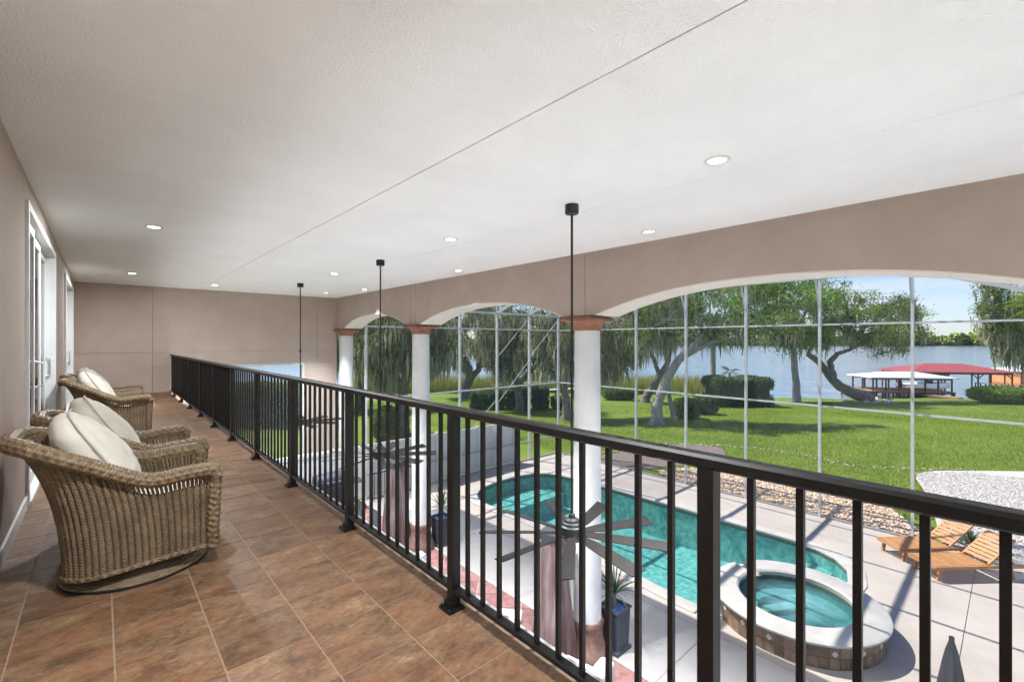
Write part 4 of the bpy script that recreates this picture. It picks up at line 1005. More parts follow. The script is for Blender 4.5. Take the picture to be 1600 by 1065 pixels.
# ------------------------------------------------------------------ covered pyramid heaters
def heater(loc, l, rz):
    h = thing('covered_patio_heater', loc, l, 'patio heater', 'covered pyramid patio heaters', rz)
    rows = []; N = 48
    for k in range(N):
        a = 2 * math.pi * k / N; row = []
        for j in range(25):
            v = j / 24; z = 0.02 + 2.0 * v; hw = 0.30 - 0.155 * v
            c_, s_ = math.cos(a), math.sin(a); q = hw / max(abs(c_), abs(s_)) ; q = min(q, hw * 1.32)
            q *= 1 + 0.035 * math.sin(a * 7 + 2.2 * math.sin(v * 3)) * (1 - v) + 0.012 * math.sin(a * 17 + v * 9)
            row.append((q * c_, q * s_, z))
        rows.append(row)
    MB().grid(rows, closed_u=True).build('cover', M['cover'], h, world=False, smooth=True)
    b = MB(); hw = 0.175
    b.add([(-hw, -hw, 2.0), (hw, -hw, 2.0), (hw, hw, 2.0), (-hw, hw, 2.0), (-hw, -hw, 2.12), (hw, -hw, 2.12), (hw, hw, 2.12), (-hw, hw, 2.12), (0, 0, 2.18)], [(3, 2, 1, 0), (0, 1, 5, 4), (1, 2, 6, 5), (2, 3, 7, 6), (3, 0, 4, 7), (4, 5, 8), (5, 6, 8), (6, 7, 8), (7, 4, 8)])
    b.build('cap', M['umbrella'], h, world=False, bevel=0.012)
heater((5.26, 4.86, G), 'tapered patio heater under a maroon cover in front of the wide arch column', R(8))
heater((5.42, 10.28, G), 'tapered patio heater under a maroon cover beside the middle column', R(3))

# ------------------------------------------------------------------ patio furniture under the balcony
def armchair(loc, rz, l):
    a = thing('patio_armchair', loc, l, 'armchair', 'white cushioned patio armchairs', rz)
    MB().ext(-0.36, 0.36, -0.38, 0.38, 0.12, 0.26).build('frame', M['charcoal'], a, world=False, bevel=0.01)
    for x in (-0.32, 0.32):
        for y in (-0.34, 0.34): MB().ext(x - 0.025, x + 0.025, y - 0.025, y + 0.025, 0, 0.12).build('leg', M['charcoal'], a, world=False)
    MB().ext(-0.33, 0.37, -0.30, 0.30, 0.26, 0.44).build('seat_cushion', M['sofaw'], a, world=False, bevel=0.05, seg=4)
    MB().ext(-0.42, -0.20, -0.38, 0.38, 0.26, 0.82).build('back_cushion', M['sofaw'], a, world=False, bevel=0.06, seg=4)
    for s in (-1, 1): MB().ext(-0.2, 0.36, s * 0.35 - 0.06, s * 0.35 + 0.06, 0.26, 0.58).build('arm', M['sofaw'], a, world=False, bevel=0.04, seg=3)
armchair((4.66, 3.92, G), R(100), 'white cushioned patio armchair at the foot of the maroon covered heater')
armchair((4.50, 7.75, G), R(-90), 'white cushioned patio armchair between the two covered heaters')
tb = thing('low_patio_table', (4.9, 5.75, G), 'low grey topped patio table on the red pavers', 'table', rz=R(40))
MB().ext(-0.36, 0.36, -0.36, 0.36, 0.40, 0.44).build('top', M['alum'], tb, world=False, bevel=0.008)
for x in (-0.32, 0.32):
    for y in (-0.32, 0.32): MB().ext(x - 0.02, x + 0.02, y - 0.02, y + 0.02, 0, 0.4).build('leg', M['charcoal'], tb, world=False)
gr = thing('grill', (5.0, 13.5, G), 'dark barbecue grill cart standing in front of the far wall', 'grill', rz=R(-90))
MB().ext(-0.32, 0.32, -0.55, 0.55, 0.12, 0.86).build('cabinet', M['charcoal'], gr, world=False, bevel=0.01)
for s in (-1, 1): MB().ext(0.32, 0.335, min(s * 0.02, s * 0.5), max(s * 0.02, s * 0.5), 0.18, 0.80).build('cabinet_door', M['charcoal'], gr, world=False, bevel=0.004)
ld_ = MB(); N = 16
ld_.grid([[(0.30 * math.cos(math.pi * k / N), y, 0.90 + 0.33 * math.sin(math.pi * k / N)) for y in (-0.42, 0.42)] for k in range(N + 1)])
for s in (0, 1): ld_.f.append(tuple(range(s, 2 * (N + 1), 2)))
lo_ = ld_.build('lid', M['charcoal'], gr, world=False, smooth=True)
MB().tube([(0.33, -0.3, 1.02), (0.37, -0.3, 1.03), (0.37, 0.3, 1.03), (0.33, 0.3, 1.02)], 0.014, 8).build('lid_handle', M['steel'], lo_, world=False, smooth=True)
MB().ext(-0.3, 0.3, -0.95, -0.56, 0.84, 0.87).ext(-0.3, 0.3, 0.56, 0.95, 0.84, 0.87).build('side_shelf', M['charcoal'], gr, world=False)
for x in (-0.26, 0.26):
    for y in (-0.48, 0.48): MB().tube([(x, y - 0.02, 0.06), (x, y + 0.02, 0.06)], 0.06, 14).build('wheel', M['black'], gr, world=False, smooth=True)
dt = thing('dining_table', (3.9, 10.9, G), 'dark glass topped patio dining table near the far wall', 'table')
MB().ext(-0.5, 0.5, -0.8, 0.8, 0.715, 0.74).build('top', M['blackglass'], dt, world=False, bevel=0.004)
for x in (-0.42, 0.42):
    for y in (-0.7, 0.7): MB().ext(x - 0.025, x + 0.025, y - 0.025, y + 0.025, 0, 0.715).build('leg', M['charcoal'], dt, world=False)
ch0 = None
for i, (x, y, rz) in enumerate(((3.1, 10.5, 0), (3.1, 11.3, 0), (4.7, 10.5, 180), (4.7, 11.3, 180))):
    if i == 0:
        ch0 = thing('dining_chair', (x, y, G), 'dark metal dining chair pulled up to the dark glass table', 'chair', 'chairs around the dark glass table')
        MB().ext(-0.22, 0.24, -0.24, 0.24, 0.41, 0.46).build('seat', M['charcoal'], ch0, world=False, bevel=0.01)
        MB().bar((-0.22, 0, 0.46), (-0.30, 0, 0.95), 0.46, 0.03, up=(1, 0, 0)).build('backrest', M['charcoal'], ch0, world=False, bevel=0.01)
        for a_ in (-0.19, 0.21):
            for b_ in (-0.21, 0.21): MB().ext(a_ - 0.015, a_ + 0.015, b_ - 0.015, b_ + 0.015, 0, 0.42).build('leg', M['charcoal'], ch0, world=False)
    else:
        c_ = clone(ch0); c_.location = (x, y, G); c_.rotation_euler.z = R(rz)
# closed umbrella seen only by its tip
um = thing('closed_umbrella', (5.62, 0.38, G), 'folded slate grey umbrella, only its pointed top showing', 'umbrella')
MB().tube([(5.62, 0.38, G), (5.62, 0.38, G + 2.45)], 0.02, 10).build('pole', M['black'], um, smooth=True)
rows = []
for k in range(41):
    a = 2 * math.pi * k / 40; row = []
    for j in range(13):
        v = j / 12; r = 0.012 + 0.17 * v ** 0.75 * (1 + 0.22 * math.cos(a * 4)); row.append((5.62 + r * math.cos(a), 0.38 + r * math.sin(a), G + 2.44 - 1.4 * v))
    rows.append(row)
MB().grid(rows, flip=True).build('canopy', M['umbrella'], um, smooth=True)
MB().lathe([(0.25, 0), (0.25, 0.06), (0.05, 0.08), (0.03, 0.25)], (5.62, 0.38, G), 24).build('base', M['charcoal'], um, smooth=True)

# ================================================================== VEGETATION
def leaves(P, L, W, tint, m, name, parent, spread=0.25, base=(1, 1, 1)):
    n = len(P); a = RNG.normal(0, 1, (n, 3)); a /= np.linalg.norm(a, axis=1, keepdims=True)
    b = RNG.normal(0, 1, (n, 3)); b -= a * (a * b).sum(1, keepdims=True); b /= np.linalg.norm(b, axis=1, keepdims=True)
    l = (L * RNG.uniform(.6, 1.3, (n, 1))); w_ = W * RNG.uniform(.6, 1.3, (n, 1))
    V = np.stack([P + a * l, P + b * w_, P - a * l, P - b * w_], 1).reshape(-1, 3)
    F = np.arange(4 * n).reshape(n, 4)
    t = np.clip(RNG.normal(1, spread, (n, 1)), .35, 2.0) * tint
    return fast_mesh(name, V, F, m, np.repeat(t, 4, 0), parent)
def strips(P, L, W, tint, m, name, parent):
    n = len(P); a = RNG.uniform(0, 6.28, n); l = L * RNG.uniform(.35, 1.25, n); w_ = W * RNG.uniform(.5, 1.4, n)
    d = np.stack([np.cos(a), np.sin(a), np.zeros(n)], 1); rows = []
    for j, (u, q) in enumerate(((0, .5), (.3, 1.0), (.65, .7), (1, .08))):
        c = P + np.stack([RNG.normal(0, .05, n), RNG.normal(0, .05, n), -l * u], 1)
        rows += [c - d * (w_ * q)[:, None], c + d * (w_ * q)[:, None]]
    V = np.stack(rows, 1).reshape(-1, 3); k = np.arange(n)[:, None] * 8
    F = np.concatenate([k + np.array([[0, 1, 3, 2]]), k + np.array([[2, 3, 5, 4]]), k + np.array([[4, 5, 7, 6]])])
    t = np.clip(RNG.normal(1, .25, (n, 1)), .4, 1.7) * tint
    return fast_mesh(name, V, F, m, np.repeat(t, 8, 0), parent)
def tree(name, label, base_px, trunk, blobs, nleaf, mat_leaf, tints, moss=0, mossL=1.4, bark='bark', lsize=0.105, cat='tree', group='trees on the lakeside lawn', clump=0.55, f=None):
    """trunk: list of limbs [(px,py,rad_px)...]; blobs: (px,py,rx,ry,depth offset m, weight)"""
    bp_, f0 = ground_pt(*base_px)
    if f: f0 = f
    t = thing(name, bp_, label, cat, group); k = f0 / FPX
    mb = MB(); tips = []
    for limb in trunk:
        pts = []; rad = []
        for i, q in enumerate(limb):
            p = pix(q[0], q[1], f0 + (q[3] if len(q) > 3 else 0)); pts.append(p); rad.append(q[2] * k * 0.74)
        if limb is trunk[0]: pts[0] = bp_ + Vector((0, 0, -0.15)); rad.insert(0, rad[0] * 1.3); pts.insert(1, bp_ + Vector((0, 0, 0.35)).lerp(pts[1] - bp_, 0.08)); 
        # densify with wobble
        P2 = [pts[0]]; R2 = [rad[0]]
        for i in range(len(pts) - 1):
            for s in range(1, 5):
                u = s / 4; q = pts[i].lerp(pts[i + 1], u); wob = (rad[i] + rad[i + 1]) * 0.045
                P2.append(q + Vector((random.gauss(0, wob), random.gauss(0, wob), 0)) if s < 4 else q); R2.append(rad[i] * (1 - u) + rad[i + 1] * u)
        mb.tube(P2, R2, 12); tips.append((P2[-1], R2[-1]))
    P = []; T = []; mossP = []
    wt = np.array([b[5] if len(b) > 5 else b[2] * b[3] for b in blobs], float); wt /= wt.sum()
    for bi, b in enumerate(blobs):
        c = pix(b[0], b[1], f0 + b[4]); rx, rz = b[2] * k, b[3] * k; ry = min(rx, max(rz * 1.1, rx * 0.7))
        if tips:
            tp, tr_ = min(tips, key=lambda q: (q[0] - c).length)
            mid = tp.lerp(c, 0.5) + Vector((random.gauss(0, rx * .15), random.gauss(0, rx * .15), random.uniform(0, rz * .3)))
            mb.tube([tp, mid, c], [max(tr_ * .75, .05), max(tr_ * .5, .04), max(tr_ * .25, .025)], 7)
        n = int(nleaf * wt[bi]); nc = max(6, n // 95); cl = []
        while len(cl) < nc:
            v = np.array([random.uniform(-1, 1) for _ in range(3)]); r = np.linalg.norm(v)
            if 0.35 < r < 1: cl.append(v)
        cl = np.array(cl); right = np.array([cs, -sn, 0]); fwd = np.array([sn, cs, 0]); up = np.array([0, 0, 1.0])
        cw = np.array(c)[None] + cl[:, :1] * rx * right + cl[:, 1:2] * ry * fwd + cl[:, 2:] * rz * up
        for q in cw[:min(14, nc)]:
            mb.tube([c, c.lerp(Vector(q), .5) + Vector((0, 0, .1)), Vector(q)], [max(.12 * k * 10, .05), .035, .015], 5)
        who = RNG.integers(0, nc, n); off = RNG.normal(0, 1, (n, 3)) * np.array([1, 1, .7]) * clump * RNG.uniform(.55, 1.1, nc)[who][:, None]
        P.append(cw[who] + off); ct = np.array(tints)[RNG.integers(0, len(tints), nc)] * RNG.uniform(.6, 1.4, (nc, 1)); T.append(ct[who])
        if moss:
            nm = int(moss * wt[bi]); w2 = RNG.integers(0, nc, nm)
            mossP.append(cw[w2] + RNG.normal(0, .5, (nm, 3)) * np.array([1, 1, .4]) * clump * 1.2 + np.array([0, 0, -.15]))
    off = np.array(bp_)[None]
    o = mb.build('trunk', M[bark], t, smooth=True)
    leaves(np.concatenate(P) - off, lsize, lsize * .5, np.concatenate(T), mat_leaf, 'crown', t)
    if moss: strips(np.concatenate(mossP) - off, mossL, 0.055, np.array([[1, 1, 1.0]]), M['moss'], 'hanging_moss', t)
    return t
YG = [(1.1, 1.1, .9), (1.55, 1.4, .85), (.9, 1.0, .85), (.65, .8, .75)]
OL = [(1.1, 1.05, 1), (1.6, 1.4, 1.05), (.85, .9, .9), (.65, .7, .75), (1.3, 1.1, .95)]
tree('leaning_oak', 'oak with pale trunk leaning over the lawn, hedge behind it', (1025, 664), [[(1025, 664, 13), (1027, 630, 10.5), (1040, 595, 9), (1060, 562, 8.5), (1078, 545, 7.5), (1092, 530, 5)], [(1062, 560, 6), (1085, 548, 4.5), (1110, 535, 3)]],
     [(1040, 500, 55, 42, 0, 1.6), (1000, 515, 40, 42, 2, 1.0), (1100, 500, 60, 32, 1, 2.2), (1160, 508, 60, 26, 1, 1.9), (1210, 512, 45, 22, 2, 1.0), (1100, 455, 70, 30, 2, 1.6), (1040, 450, 50, 28, 0, 0.8)], 16000, M['leaf'], YG + [(1, 1.15, .8)], 700, 1.1, 'palebark', lsize=0.085, clump=0.42)
tree('tall_oak', 'tall bright green tree with straight trunk beside the clipped hedge', (1245, 627), [[(1245, 627, 8), (1243, 590, 6.5), (1240, 555, 6), (1238, 530, 5)]],
     [(1190, 470, 62, 42, 0, 2.5), (1245, 480, 55, 50, -1, 2.4), (1150, 450, 45, 32, 2, 1.2), (1240, 525, 48, 24, 0, 1.2), (1215, 430, 60, 30, 1, 1.2), (1280, 455, 25, 30, 0, 0.6)], 26000, M['leafb'], YG, 350, 1.5, 'palebark', lsize=0.13, clump=0.62)
tree('leaning_lakeside_oak', 'oak leaning sharply with rocks round its foot beside the dock', (1352, 625), [[(1352, 625, 15), (1330, 612, 11), (1312, 603, 9.5), (1295, 585, 8), (1280, 565, 6.5), (1262, 552, 5)], [(1302, 588, 7), (1296, 565, 6), (1308, 552, 4.5), (1330, 545, 3.5)]],
     [(1300, 500, 40, 36, 0, 1.7), (1350, 510, 50, 34, -1, 2.2), (1400, 500, 40, 38, 1, 1.6), (1385, 535, 30, 22, 0, .8), (1318, 462, 24, 24, 1, .5), (1345, 470, 26, 22, 1, .6), (1395, 478, 30, 16, 0, .6), (1428, 490, 16, 22, 1, .4), (1270, 530, 26, 22, 0, .7)], 19000, M['leaf'], OL + [(1.3, 1.5, .8)], 550, 1.4, 'bark', lsize=0.115, clump=0.5)
tree('slim_tree', 'slim pale trunk growing right behind the leaning pale oak', (1052, 656), [[(1052, 656, 5), (1046, 620, 4.2), (1042, 570, 4), (1040, 520, 3.5), (1040, 485, 3)]], [(1045, 470, 40, 30, 0, 1), (1020, 480, 35, 30, 1, 1)], 3500, M['leaf'], OL, 600, 1.8, 'palebark')
tree('forked_oak', 'dark mossy oak with forked trunk in front of the yellow reeds', (1008, 628), [[(1008, 628, 9), (1022, 600, 7), (1038, 575, 6), (1046, 560, 4.5)], [(1030, 585, 5), (1022, 560, 4), (1010, 540, 3)]], [(1000, 500, 42, 40, 0, 1.4), (1050, 510, 40, 30, 1, 1.0), (1020, 470, 45, 30, 1, 1)], 7000, M['leafd'], OL, 1500, 2.4)
tree('mossy_oak', 'moss draped oak whose grey trunk stands by the wide arch column', (885, 655), [[(885, 655, 9), (884, 620, 8), (878, 598, 7), (862, 582, 5.5), (845, 575, 4)], [(882, 605, 6), (900, 575, 5), (925, 545, 4), (945, 530, 3)]],
     [(870, 545, 40, 36, 0, 1.6), (920, 520, 50, 40, 0, 1.8), (960, 545, 36, 38, 1, 1.4), (965, 500, 40, 34, 0, 1.3), (860, 505, 50, 26, 1, 1.2), (950, 570, 22, 18, 0, .4)], 9000, M['leafd'], OL, 2200, 1.25)
tree('dark_mossy_oak', 'dark moss draped oak with short straight trunk behind the clipped shrubs', (812, 642), [[(812, 642, 9), (811, 615, 8), (808, 596, 7), (800, 580, 5)], [(810, 600, 6), (830, 578, 4.5), (845, 565, 3)]],
     [(800, 555, 40, 32, 0, 1.6), (840, 545, 40, 34, -1, 1.6), (770, 530, 40, 34, 1, 1.4), (830, 505, 55, 26, 0, 1.4), (780, 500, 50, 26, 0, 1.3)], 8500, M['leafd'], OL, 2000, 1.4)
tree('twisted_mossy_oak', 'big moss draped oak with twisted trunk by the lake, left of the boardwalk', (728, 622), [[(728, 622, 12), (728, 605, 10.5), (735, 588, 9), (730, 570, 8), (720, 555, 6)], [(735, 590, 7), (748, 577, 6), (750, 560, 5.5), (742, 548, 4.5)], [(746, 575, 5), (765, 562, 4), (785, 550, 3)]],
     [(700, 535, 44, 44, 0, 1.8), (735, 510, 55, 40, 0, 2.0), (775, 535, 34, 36, 0, 1.2), (690, 500, 40, 32, 1, 1.2), (760, 485, 50, 24, 0, 1.2), (690, 555, 22, 22, 0, .5)], 8500, M['leafd'], OL, 2600, 1.9)
tree('near_mossy_oak', 'thick trunked moss draped oak standing just behind the vinyl fence', (630, 676), [[(630, 676, 12), (630, 645, 10.5), (630, 610, 10), (635, 570, 8), (640, 530, 6)], [(632, 600, 7), (655, 560, 5), (680, 520, 3.5)], [(630, 605, 7), (600, 560, 5.5), (575, 520, 4)]],
     [(600, 540, 44, 50, 0, 1.8), (640, 520, 50, 40, 0, 1.8), (670, 545, 34, 44, 0, 1.4), (580, 500, 50, 34, 1, 1.4), (650, 490, 60, 28, 0, 1.4), (600, 570, 24, 20, 0, .5)], 8000, M['leafd'], OL, 2400, 1.3)
tree('shoreline_oak', 'slanting dark trunked oak seen beside the far column', (566, 640), [[(566, 640, 9), (565, 605, 8.5), (558, 570, 7.5), (548, 540, 6), (540, 515, 5)], [(562, 590, 6), (575, 560, 5), (590, 535, 4)]],
     [(555, 520, 44, 36, 0, 1.6), (590, 530, 40, 36, 0, 1.2), (520, 530, 40, 40, 0, 1.2), (560, 490, 50, 26, 0, 1.2), (500, 500, 40, 40, 2, 1)], 10000, M['leafd'], OL + [(1.5, 1.6, .8)], 3000, 2.2)
# right edge: oak bough and cabbage palm
tree('bough_oak', 'oak with drooping dark boughs hanging over the dock path', (1660, 690), [[(1660, 690, 18), (1655, 620, 15), (1640, 560, 12), (1615, 530, 8), (1585, 510, 5)]],
     [(1558, 484, 30, 14, 0, 1.0), (1560, 512, 24, 14, 0, .9), (1582, 530, 24, 18, 0, .8), (1615, 480, 40, 34, 1, 1.4), (1548, 452, 22, 8, 0, .4), (1600, 545, 30, 24, 0, .8), (1640, 500, 50, 50, 0, 1.2)], 20000, M['leaf'], OL, 700, 1.0, lsize=0.06, clump=0.3)
def palm(name, label, base_px, top_px, nf, L, rad, tints, group=None, up=0.3):
    bp_, f0 = ground_pt(*base_px); t = thing(name, bp_, label, 'palm', group); top = pix(*top_px, f0); k = f0 / FPX
    pts = [bp_ + Vector((0, 0, -.1)) + (top - bp_) * (i / 6) for i in range(7)]
    MB().tube(pts, [rad * (1.15 - .2 * i / 6) for i in range(7)], 12).build('trunk', M['palebark'], t, smooth=True)
    V = []; F = []; T = []; base = np.array(top - bp_)
    for q in range(nf):
        a = random.uniform(0, 6.28); el = random.uniform(-.5, 1.3); l = L * random.uniform(.8, 1.1); tt = np.array(tints[random.randrange(len(tints))]) * random.uniform(.8, 1.2)
        d = np.array([math.cos(a), math.sin(a), 0]); sd = np.array([-math.sin(a), math.cos(a), 0]); pr_ = None
        for j in range(15):
            u = j / 14; p = base + d * (l * u * math.cos(el * (1 - .3 * u))) + np.array([0, 0, l * (u * math.sin(el) - (.75 - up * .5) * u * u)])
            if j > 1:
                for s in (-1, 1):
                    ll = l * .38 * math.sin(math.pi * (0.12 + .85 * u)); tip = p + sd * s * ll * .8 + d * ll * .55 + np.array([0, 0, -ll * .35]); b = len(V); w_ = d * l * .022
                    V += [p - w_, p + w_, tip]; F.append((b, b + 1, b + 2)); T += [tt] * 3
    fast_mesh('fronds', np.array(V), np.array(F), M['leafb'], np.array(T), t); return t
palm('cabbage_palm', 'cabbage palm with yellow green fronds at the edge of the lawn by the boughs', (1650, 700), (1630, 475), 30, 1.7, 0.17, [(1.3, 1.25, .9), (1.7, 1.5, .9), (1.0, 1.1, .8)])
palm('small_palm', 'small feathery palm behind the big clipped hedge', (1140, 622), (1140, 580), 20, 1.5, 0.12, [(1, 1.1, .9), (.8, .95, .8)])
palm('slim_palm', 'slim straight palm trunk rising beside the clipped hedge', (1114, 622), (1114, 530), 24, 2.2, 0.28, [(.8, .9, .8), (.6, .8, .7)])

def shrub(name, label, px0, px1, pyb, pyt, depth, n, m, tint, group=None, rnd=0.35, cat='hedge', ls=0.07):
    """clipped shrub between two picture columns standing on the lawn at row pyb"""
    a, f0 = ground_pt((px0 + px1) / 2, pyb); k = f0 / FPX; wx = (px1 - px0) * k / 2; h = (pyb - pyt) * k; dy = depth / 2
    t = thing(name, a + Vector((sn, cs, 0)) * dy, label, cat, group); right = np.array([cs, -sn, 0]); fwd = np.array([sn, cs, 0])
    e = 2.0 / rnd if rnd else 8
    def sup(u, v):
        sp_ = lambda c, q: np.sign(c) * np.abs(c) ** q
        x = sp_(np.cos(v), rnd) * sp_(np.cos(u), rnd); y = sp_(np.cos(v), rnd) * sp_(np.sin(u), rnd); z = sp_(np.sin(v), rnd); return x, y, z
    rows = []
    for i in range(25):
        u = 2 * math.pi * i / 24; row = []
        for j in range(13):
            x, y, z = sup(u, -math.pi / 2 + math.pi * j / 12); row.append(tuple(x * (wx * .93) * right + y * (dy * .93) * fwd + np.array([0, 0, h / 2 + z * h * .47])))
        rows.append(row)
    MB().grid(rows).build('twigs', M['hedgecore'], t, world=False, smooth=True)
    u = RNG.uniform(0, 6.283, n * 2); v = np.arcsin(RNG.uniform(-1, 1, n * 2)); x, y, z = sup(u, v); s = (1 + RNG.normal(0, .035, n * 2))
    P = ((x * s * wx)[:, None] * right + (y * s * dy)[:, None] * fwd + (h / 2 + z * s * h / 2)[:, None] * np.array([0, 0, 1]))
    P = P[P[:, 2] > 0.0]
    leaves(P, ls, ls * .55, np.array(tint)[RNG.integers(0, len(tint), len(P))], m, 'foliage', t)
    return t
HT = [(1, 1, 1), (1.3, 1.3, 1), (.7, .8, .8)]
shrub('clipped_hedge', 'large box clipped hedge beside the tall bright tree', 1120, 1212, 636, 590, 3.5, 9000, M['hedge'], HT, rnd=0.3, ls=0.09)
shrub('round_shrub', 'low dark rounded shrub in front of the big clipped hedge', 1062, 1100, 656, 624, 2.0, 3500, M['hedge'], HT, rnd=0.75)
shrub('round_shrub', 'low greyish rounded shrub touching the big clipped hedge', 1092, 1128, 648, 620, 2.0, 3500, M['hedge'], [(1.3, 1.2, 1.5), (1, 1, 1.2)], rnd=0.75)
shrub('green_shrub', 'loose green shrub at the end of the yellow reeds', 945, 1000, 626, 606, 2.5, 4000, M['leaf'], YG, rnd=0.8)
for i, (a, b, t_, l) in enumerate(((733, 760, 612, 'clipped dark shrub at the foot of the twisted mossy oak'), (762, 788, 611, 'clipped dark shrub between the twisted oak and the boardwalk'), (790, 828, 609, 'clipped dark shrub hiding the foot of the dark mossy oak'), (832, 858, 604, 'rounded dark shrub at the boardwalk end'), (864, 884, 622, 'low green shrub beside the grey oak trunk'))):
    shrub('clipped_shrub', l, a, b, 640, t_, 2.2, 3200, M['hedge'], HT, 'clipped shrubs by the boardwalk', rnd=0.45)
shrub('dock_bush', 'bright green bush at the shore end of the dock walkway', 1560, 1640, 632, 607, 4, 6000, M['leafb'], YG, rnd=0.8, cat='bush', ls=0.11)
shrub('fence_shrub', 'dense green shrub behind the vinyl fence', 575, 612, 690, 640, 2.2, 5000, M['leaf'], YG, rnd=0.8, cat='bush')
shrub('side_hedge', 'tall green hedge seen through the opening in the far wall', 330, 500, 668, 600, 2.5, 12000, M['leafb'], YG, rnd=0.5)
pp, _f = ground_pt(1520, 815)
bl = thing('gravel_plant', (16.3, 0.75, land(16.3, 0.75) + 0.03), 'small dark green plant growing in the white gravel behind the loungers', 'plant')
V, F, T = blades(60, 0.4, 0.035, 5, 0.6); fast_mesh('leaves', V, F, M['spike'], T * np.array([1.2, 1.5, 1.0]), bl)
# reeds along the shore
n = 26000; kk = RNG.uniform(-0.42, 0.62, n); ff = np.array([shore_f(*( (lambda q: (q[0], q[1]))((k_ * 55 * cs + 55 * sn, -k_ * 55 * sn + 55 * cs)))) for k_ in kk]) + RNG.uniform(-3.5, 1.5, n)
X = kk * ff * cs + ff * sn; Y = -kk * ff * sn + ff * cs; Zb = np.array([land(a, b) for a, b in zip(X, Y)]) - 0.1
msk = (kk < 0.44) & (kk > -0.35); X, Y, Zb, kk = X[msk], Y[msk], Zb[msk], kk[msk]; n = len(X)
hh = RNG.uniform(1.4, 2.9, n); an = RNG.uniform(0, 6.28, n); ln = RNG.normal(0, .18, (n, 2)); wd = RNG.uniform(.02, .05, n)
V = np.stack([np.stack([X - np.cos(an) * wd, Y - np.sin(an) * wd, Zb], 1), np.stack([X + np.cos(an) * wd, Y + np.sin(an) * wd, Zb], 1), np.stack([X + ln[:, 0], Y + ln[:, 1], Zb + hh], 1)], 1).reshape(-1, 3)
cl = np.array([(1, 1, 1), (.75, .95, .8), (1.25, 1.1, .9), (.6, .85, .7)])[RNG.integers(0, 4, n)]
tag(fast_mesh('shore_reeds', V, np.arange(3 * n).reshape(n, 3), M['reed'], np.repeat(cl, 3, 0)), 'yellow green reeds growing along the lake shore', 'reeds', kind='stuff')
# short grass blades over the nearer lawn
n = 190000; ff = 13.0 + 33 * RNG.random(n) ** 1.25; kk = RNG.uniform(-0.35, 1.15, n); X = kk * ff * cs + ff * sn; Y = -kk * ff * sn + ff * cs
ok = (X > 15.7) & (Y > -6)
sel = []
for i in np.nonzero(ok)[0]:
    p = (X[i], Y[i])
    if (p[0] < 23.5 and (inside(p, MUL) or inside(p, PEB))) or inside(p, GRV): continue
    sel.append(i)
X, Y = X[sel], Y[sel]; n = len(X); Zb = G - 0.03 - 0.042 * np.maximum(0, X * sn + Y * cs - 20.5) - 0.01; an = RNG.uniform(0, 6.28, n); wd = RNG.uniform(.008, .02, n); hh = RNG.uniform(.05, .11, n); ln = RNG.normal(0, .04, (n, 2))
V = np.stack([np.stack([X - np.cos(an) * wd, Y - np.sin(an) * wd, Zb], 1), np.stack([X + np.cos(an) * wd, Y + np.sin(an) * wd, Zb], 1), np.stack([X + ln[:, 0], Y + ln[:, 1], Zb + hh], 1)], 1).reshape(-1, 3)
pt = np.array([(.8, .85, .8), (1.15, 1.05, .8), (1, 1, 1), (1.45, 1.15, .9)])[RNG.integers(0, 4, n)] * RNG.uniform(.75, 1.2, (n, 1))
tag(fast_mesh('grass_blades', V, np.arange(3 * n).reshape(n, 3), M['blade_grass'], np.repeat(pt, 3, 0)), 'short green grass blades of the lawn', 'grass', kind='stuff')
# rocks round the leaning lakeside oak
cpt, f_ = ground_pt(1350, 626)
for k in range(11):
    a = R(150 + 24 * k); rr = 2.6
    x, y = cpt.x + rr * math.cos(a), cpt.y + rr * .8 * math.sin(a); s = random.uniform(.22, .42)
    b = MB().add([Vector(v) * s * random.uniform(.8, 1.2) for v in OV], [tuple(f) for f in OF])
    b.v = [(v[0] * 1.3, v[1], v[2] * .8) for v in b.v]
    o = b.build('boulder', M['rock'], None); o.location = (x, y, land(x, y) + .05); tag(o, 'pale boulder in the ring round the leaning lakeside oak', 'boulder', 'boulders round the leaning oak')

# ------------------------------------------------------------------ far shore woods
n = 900; kk = RNG.uniform(-1.6, 2.2, n); ff = RNG.uniform(700, 780, n); V = []; F = []; T = []
P = []; TT = []
for k_, f_ in zip(kk, ff):
    x, y = k_ * f_ * cs + f_ * sn, -k_ * f_ * sn + f_ * cs
    base = 9 + 5 * math.sin(k_ * 9) + 3 * math.sin(k_ * 31 + 1); r = random.uniform(5, 10); h = max(8, base * 1.3 + random.uniform(-3, 7))
    m_ = 110; d = RNG.normal(0, 1, (m_, 3)); d /= np.linalg.norm(d, axis=1, keepdims=True); d *= RNG.uniform(.75, 1.05, (m_, 1))
    q = d * np.array([r, r, h / 2]) + np.array([x, y, LAKE_Z + h * .5]); q = q[q[:, 2] > LAKE_Z + .2]
    P.append(q); c_ = np.array([(1, 1, 1), (1.35, 1.3, .95), (.7, .8, .8), (1.1, 1.25, .8)][random.randrange(4)]) * random.uniform(.8, 1.2); TT.append(np.repeat(c_[None], len(q), 0))
fw = leaves(np.concatenate(P), 2.6, 1.9, np.concatenate(TT), M['farleaf'], 'far_woods', None, .2); tag(fw, 'wooded far shore across the lake', 'woods', kind='stuff')
fs_ = MB(); 
fs_.grid([[((k * .05 - 1.7) * f_ * cs + f_ * sn, -(k * .05 - 1.7) * f_ * sn + f_ * cs, LAKE_Z + z) for f_, z in ((690, -.1), (700, .8), (770, 3), (900, 4))] for k in range(82)])
tag(fs_.build('far_shore', M['reed'], smooth=True), kind='structure')

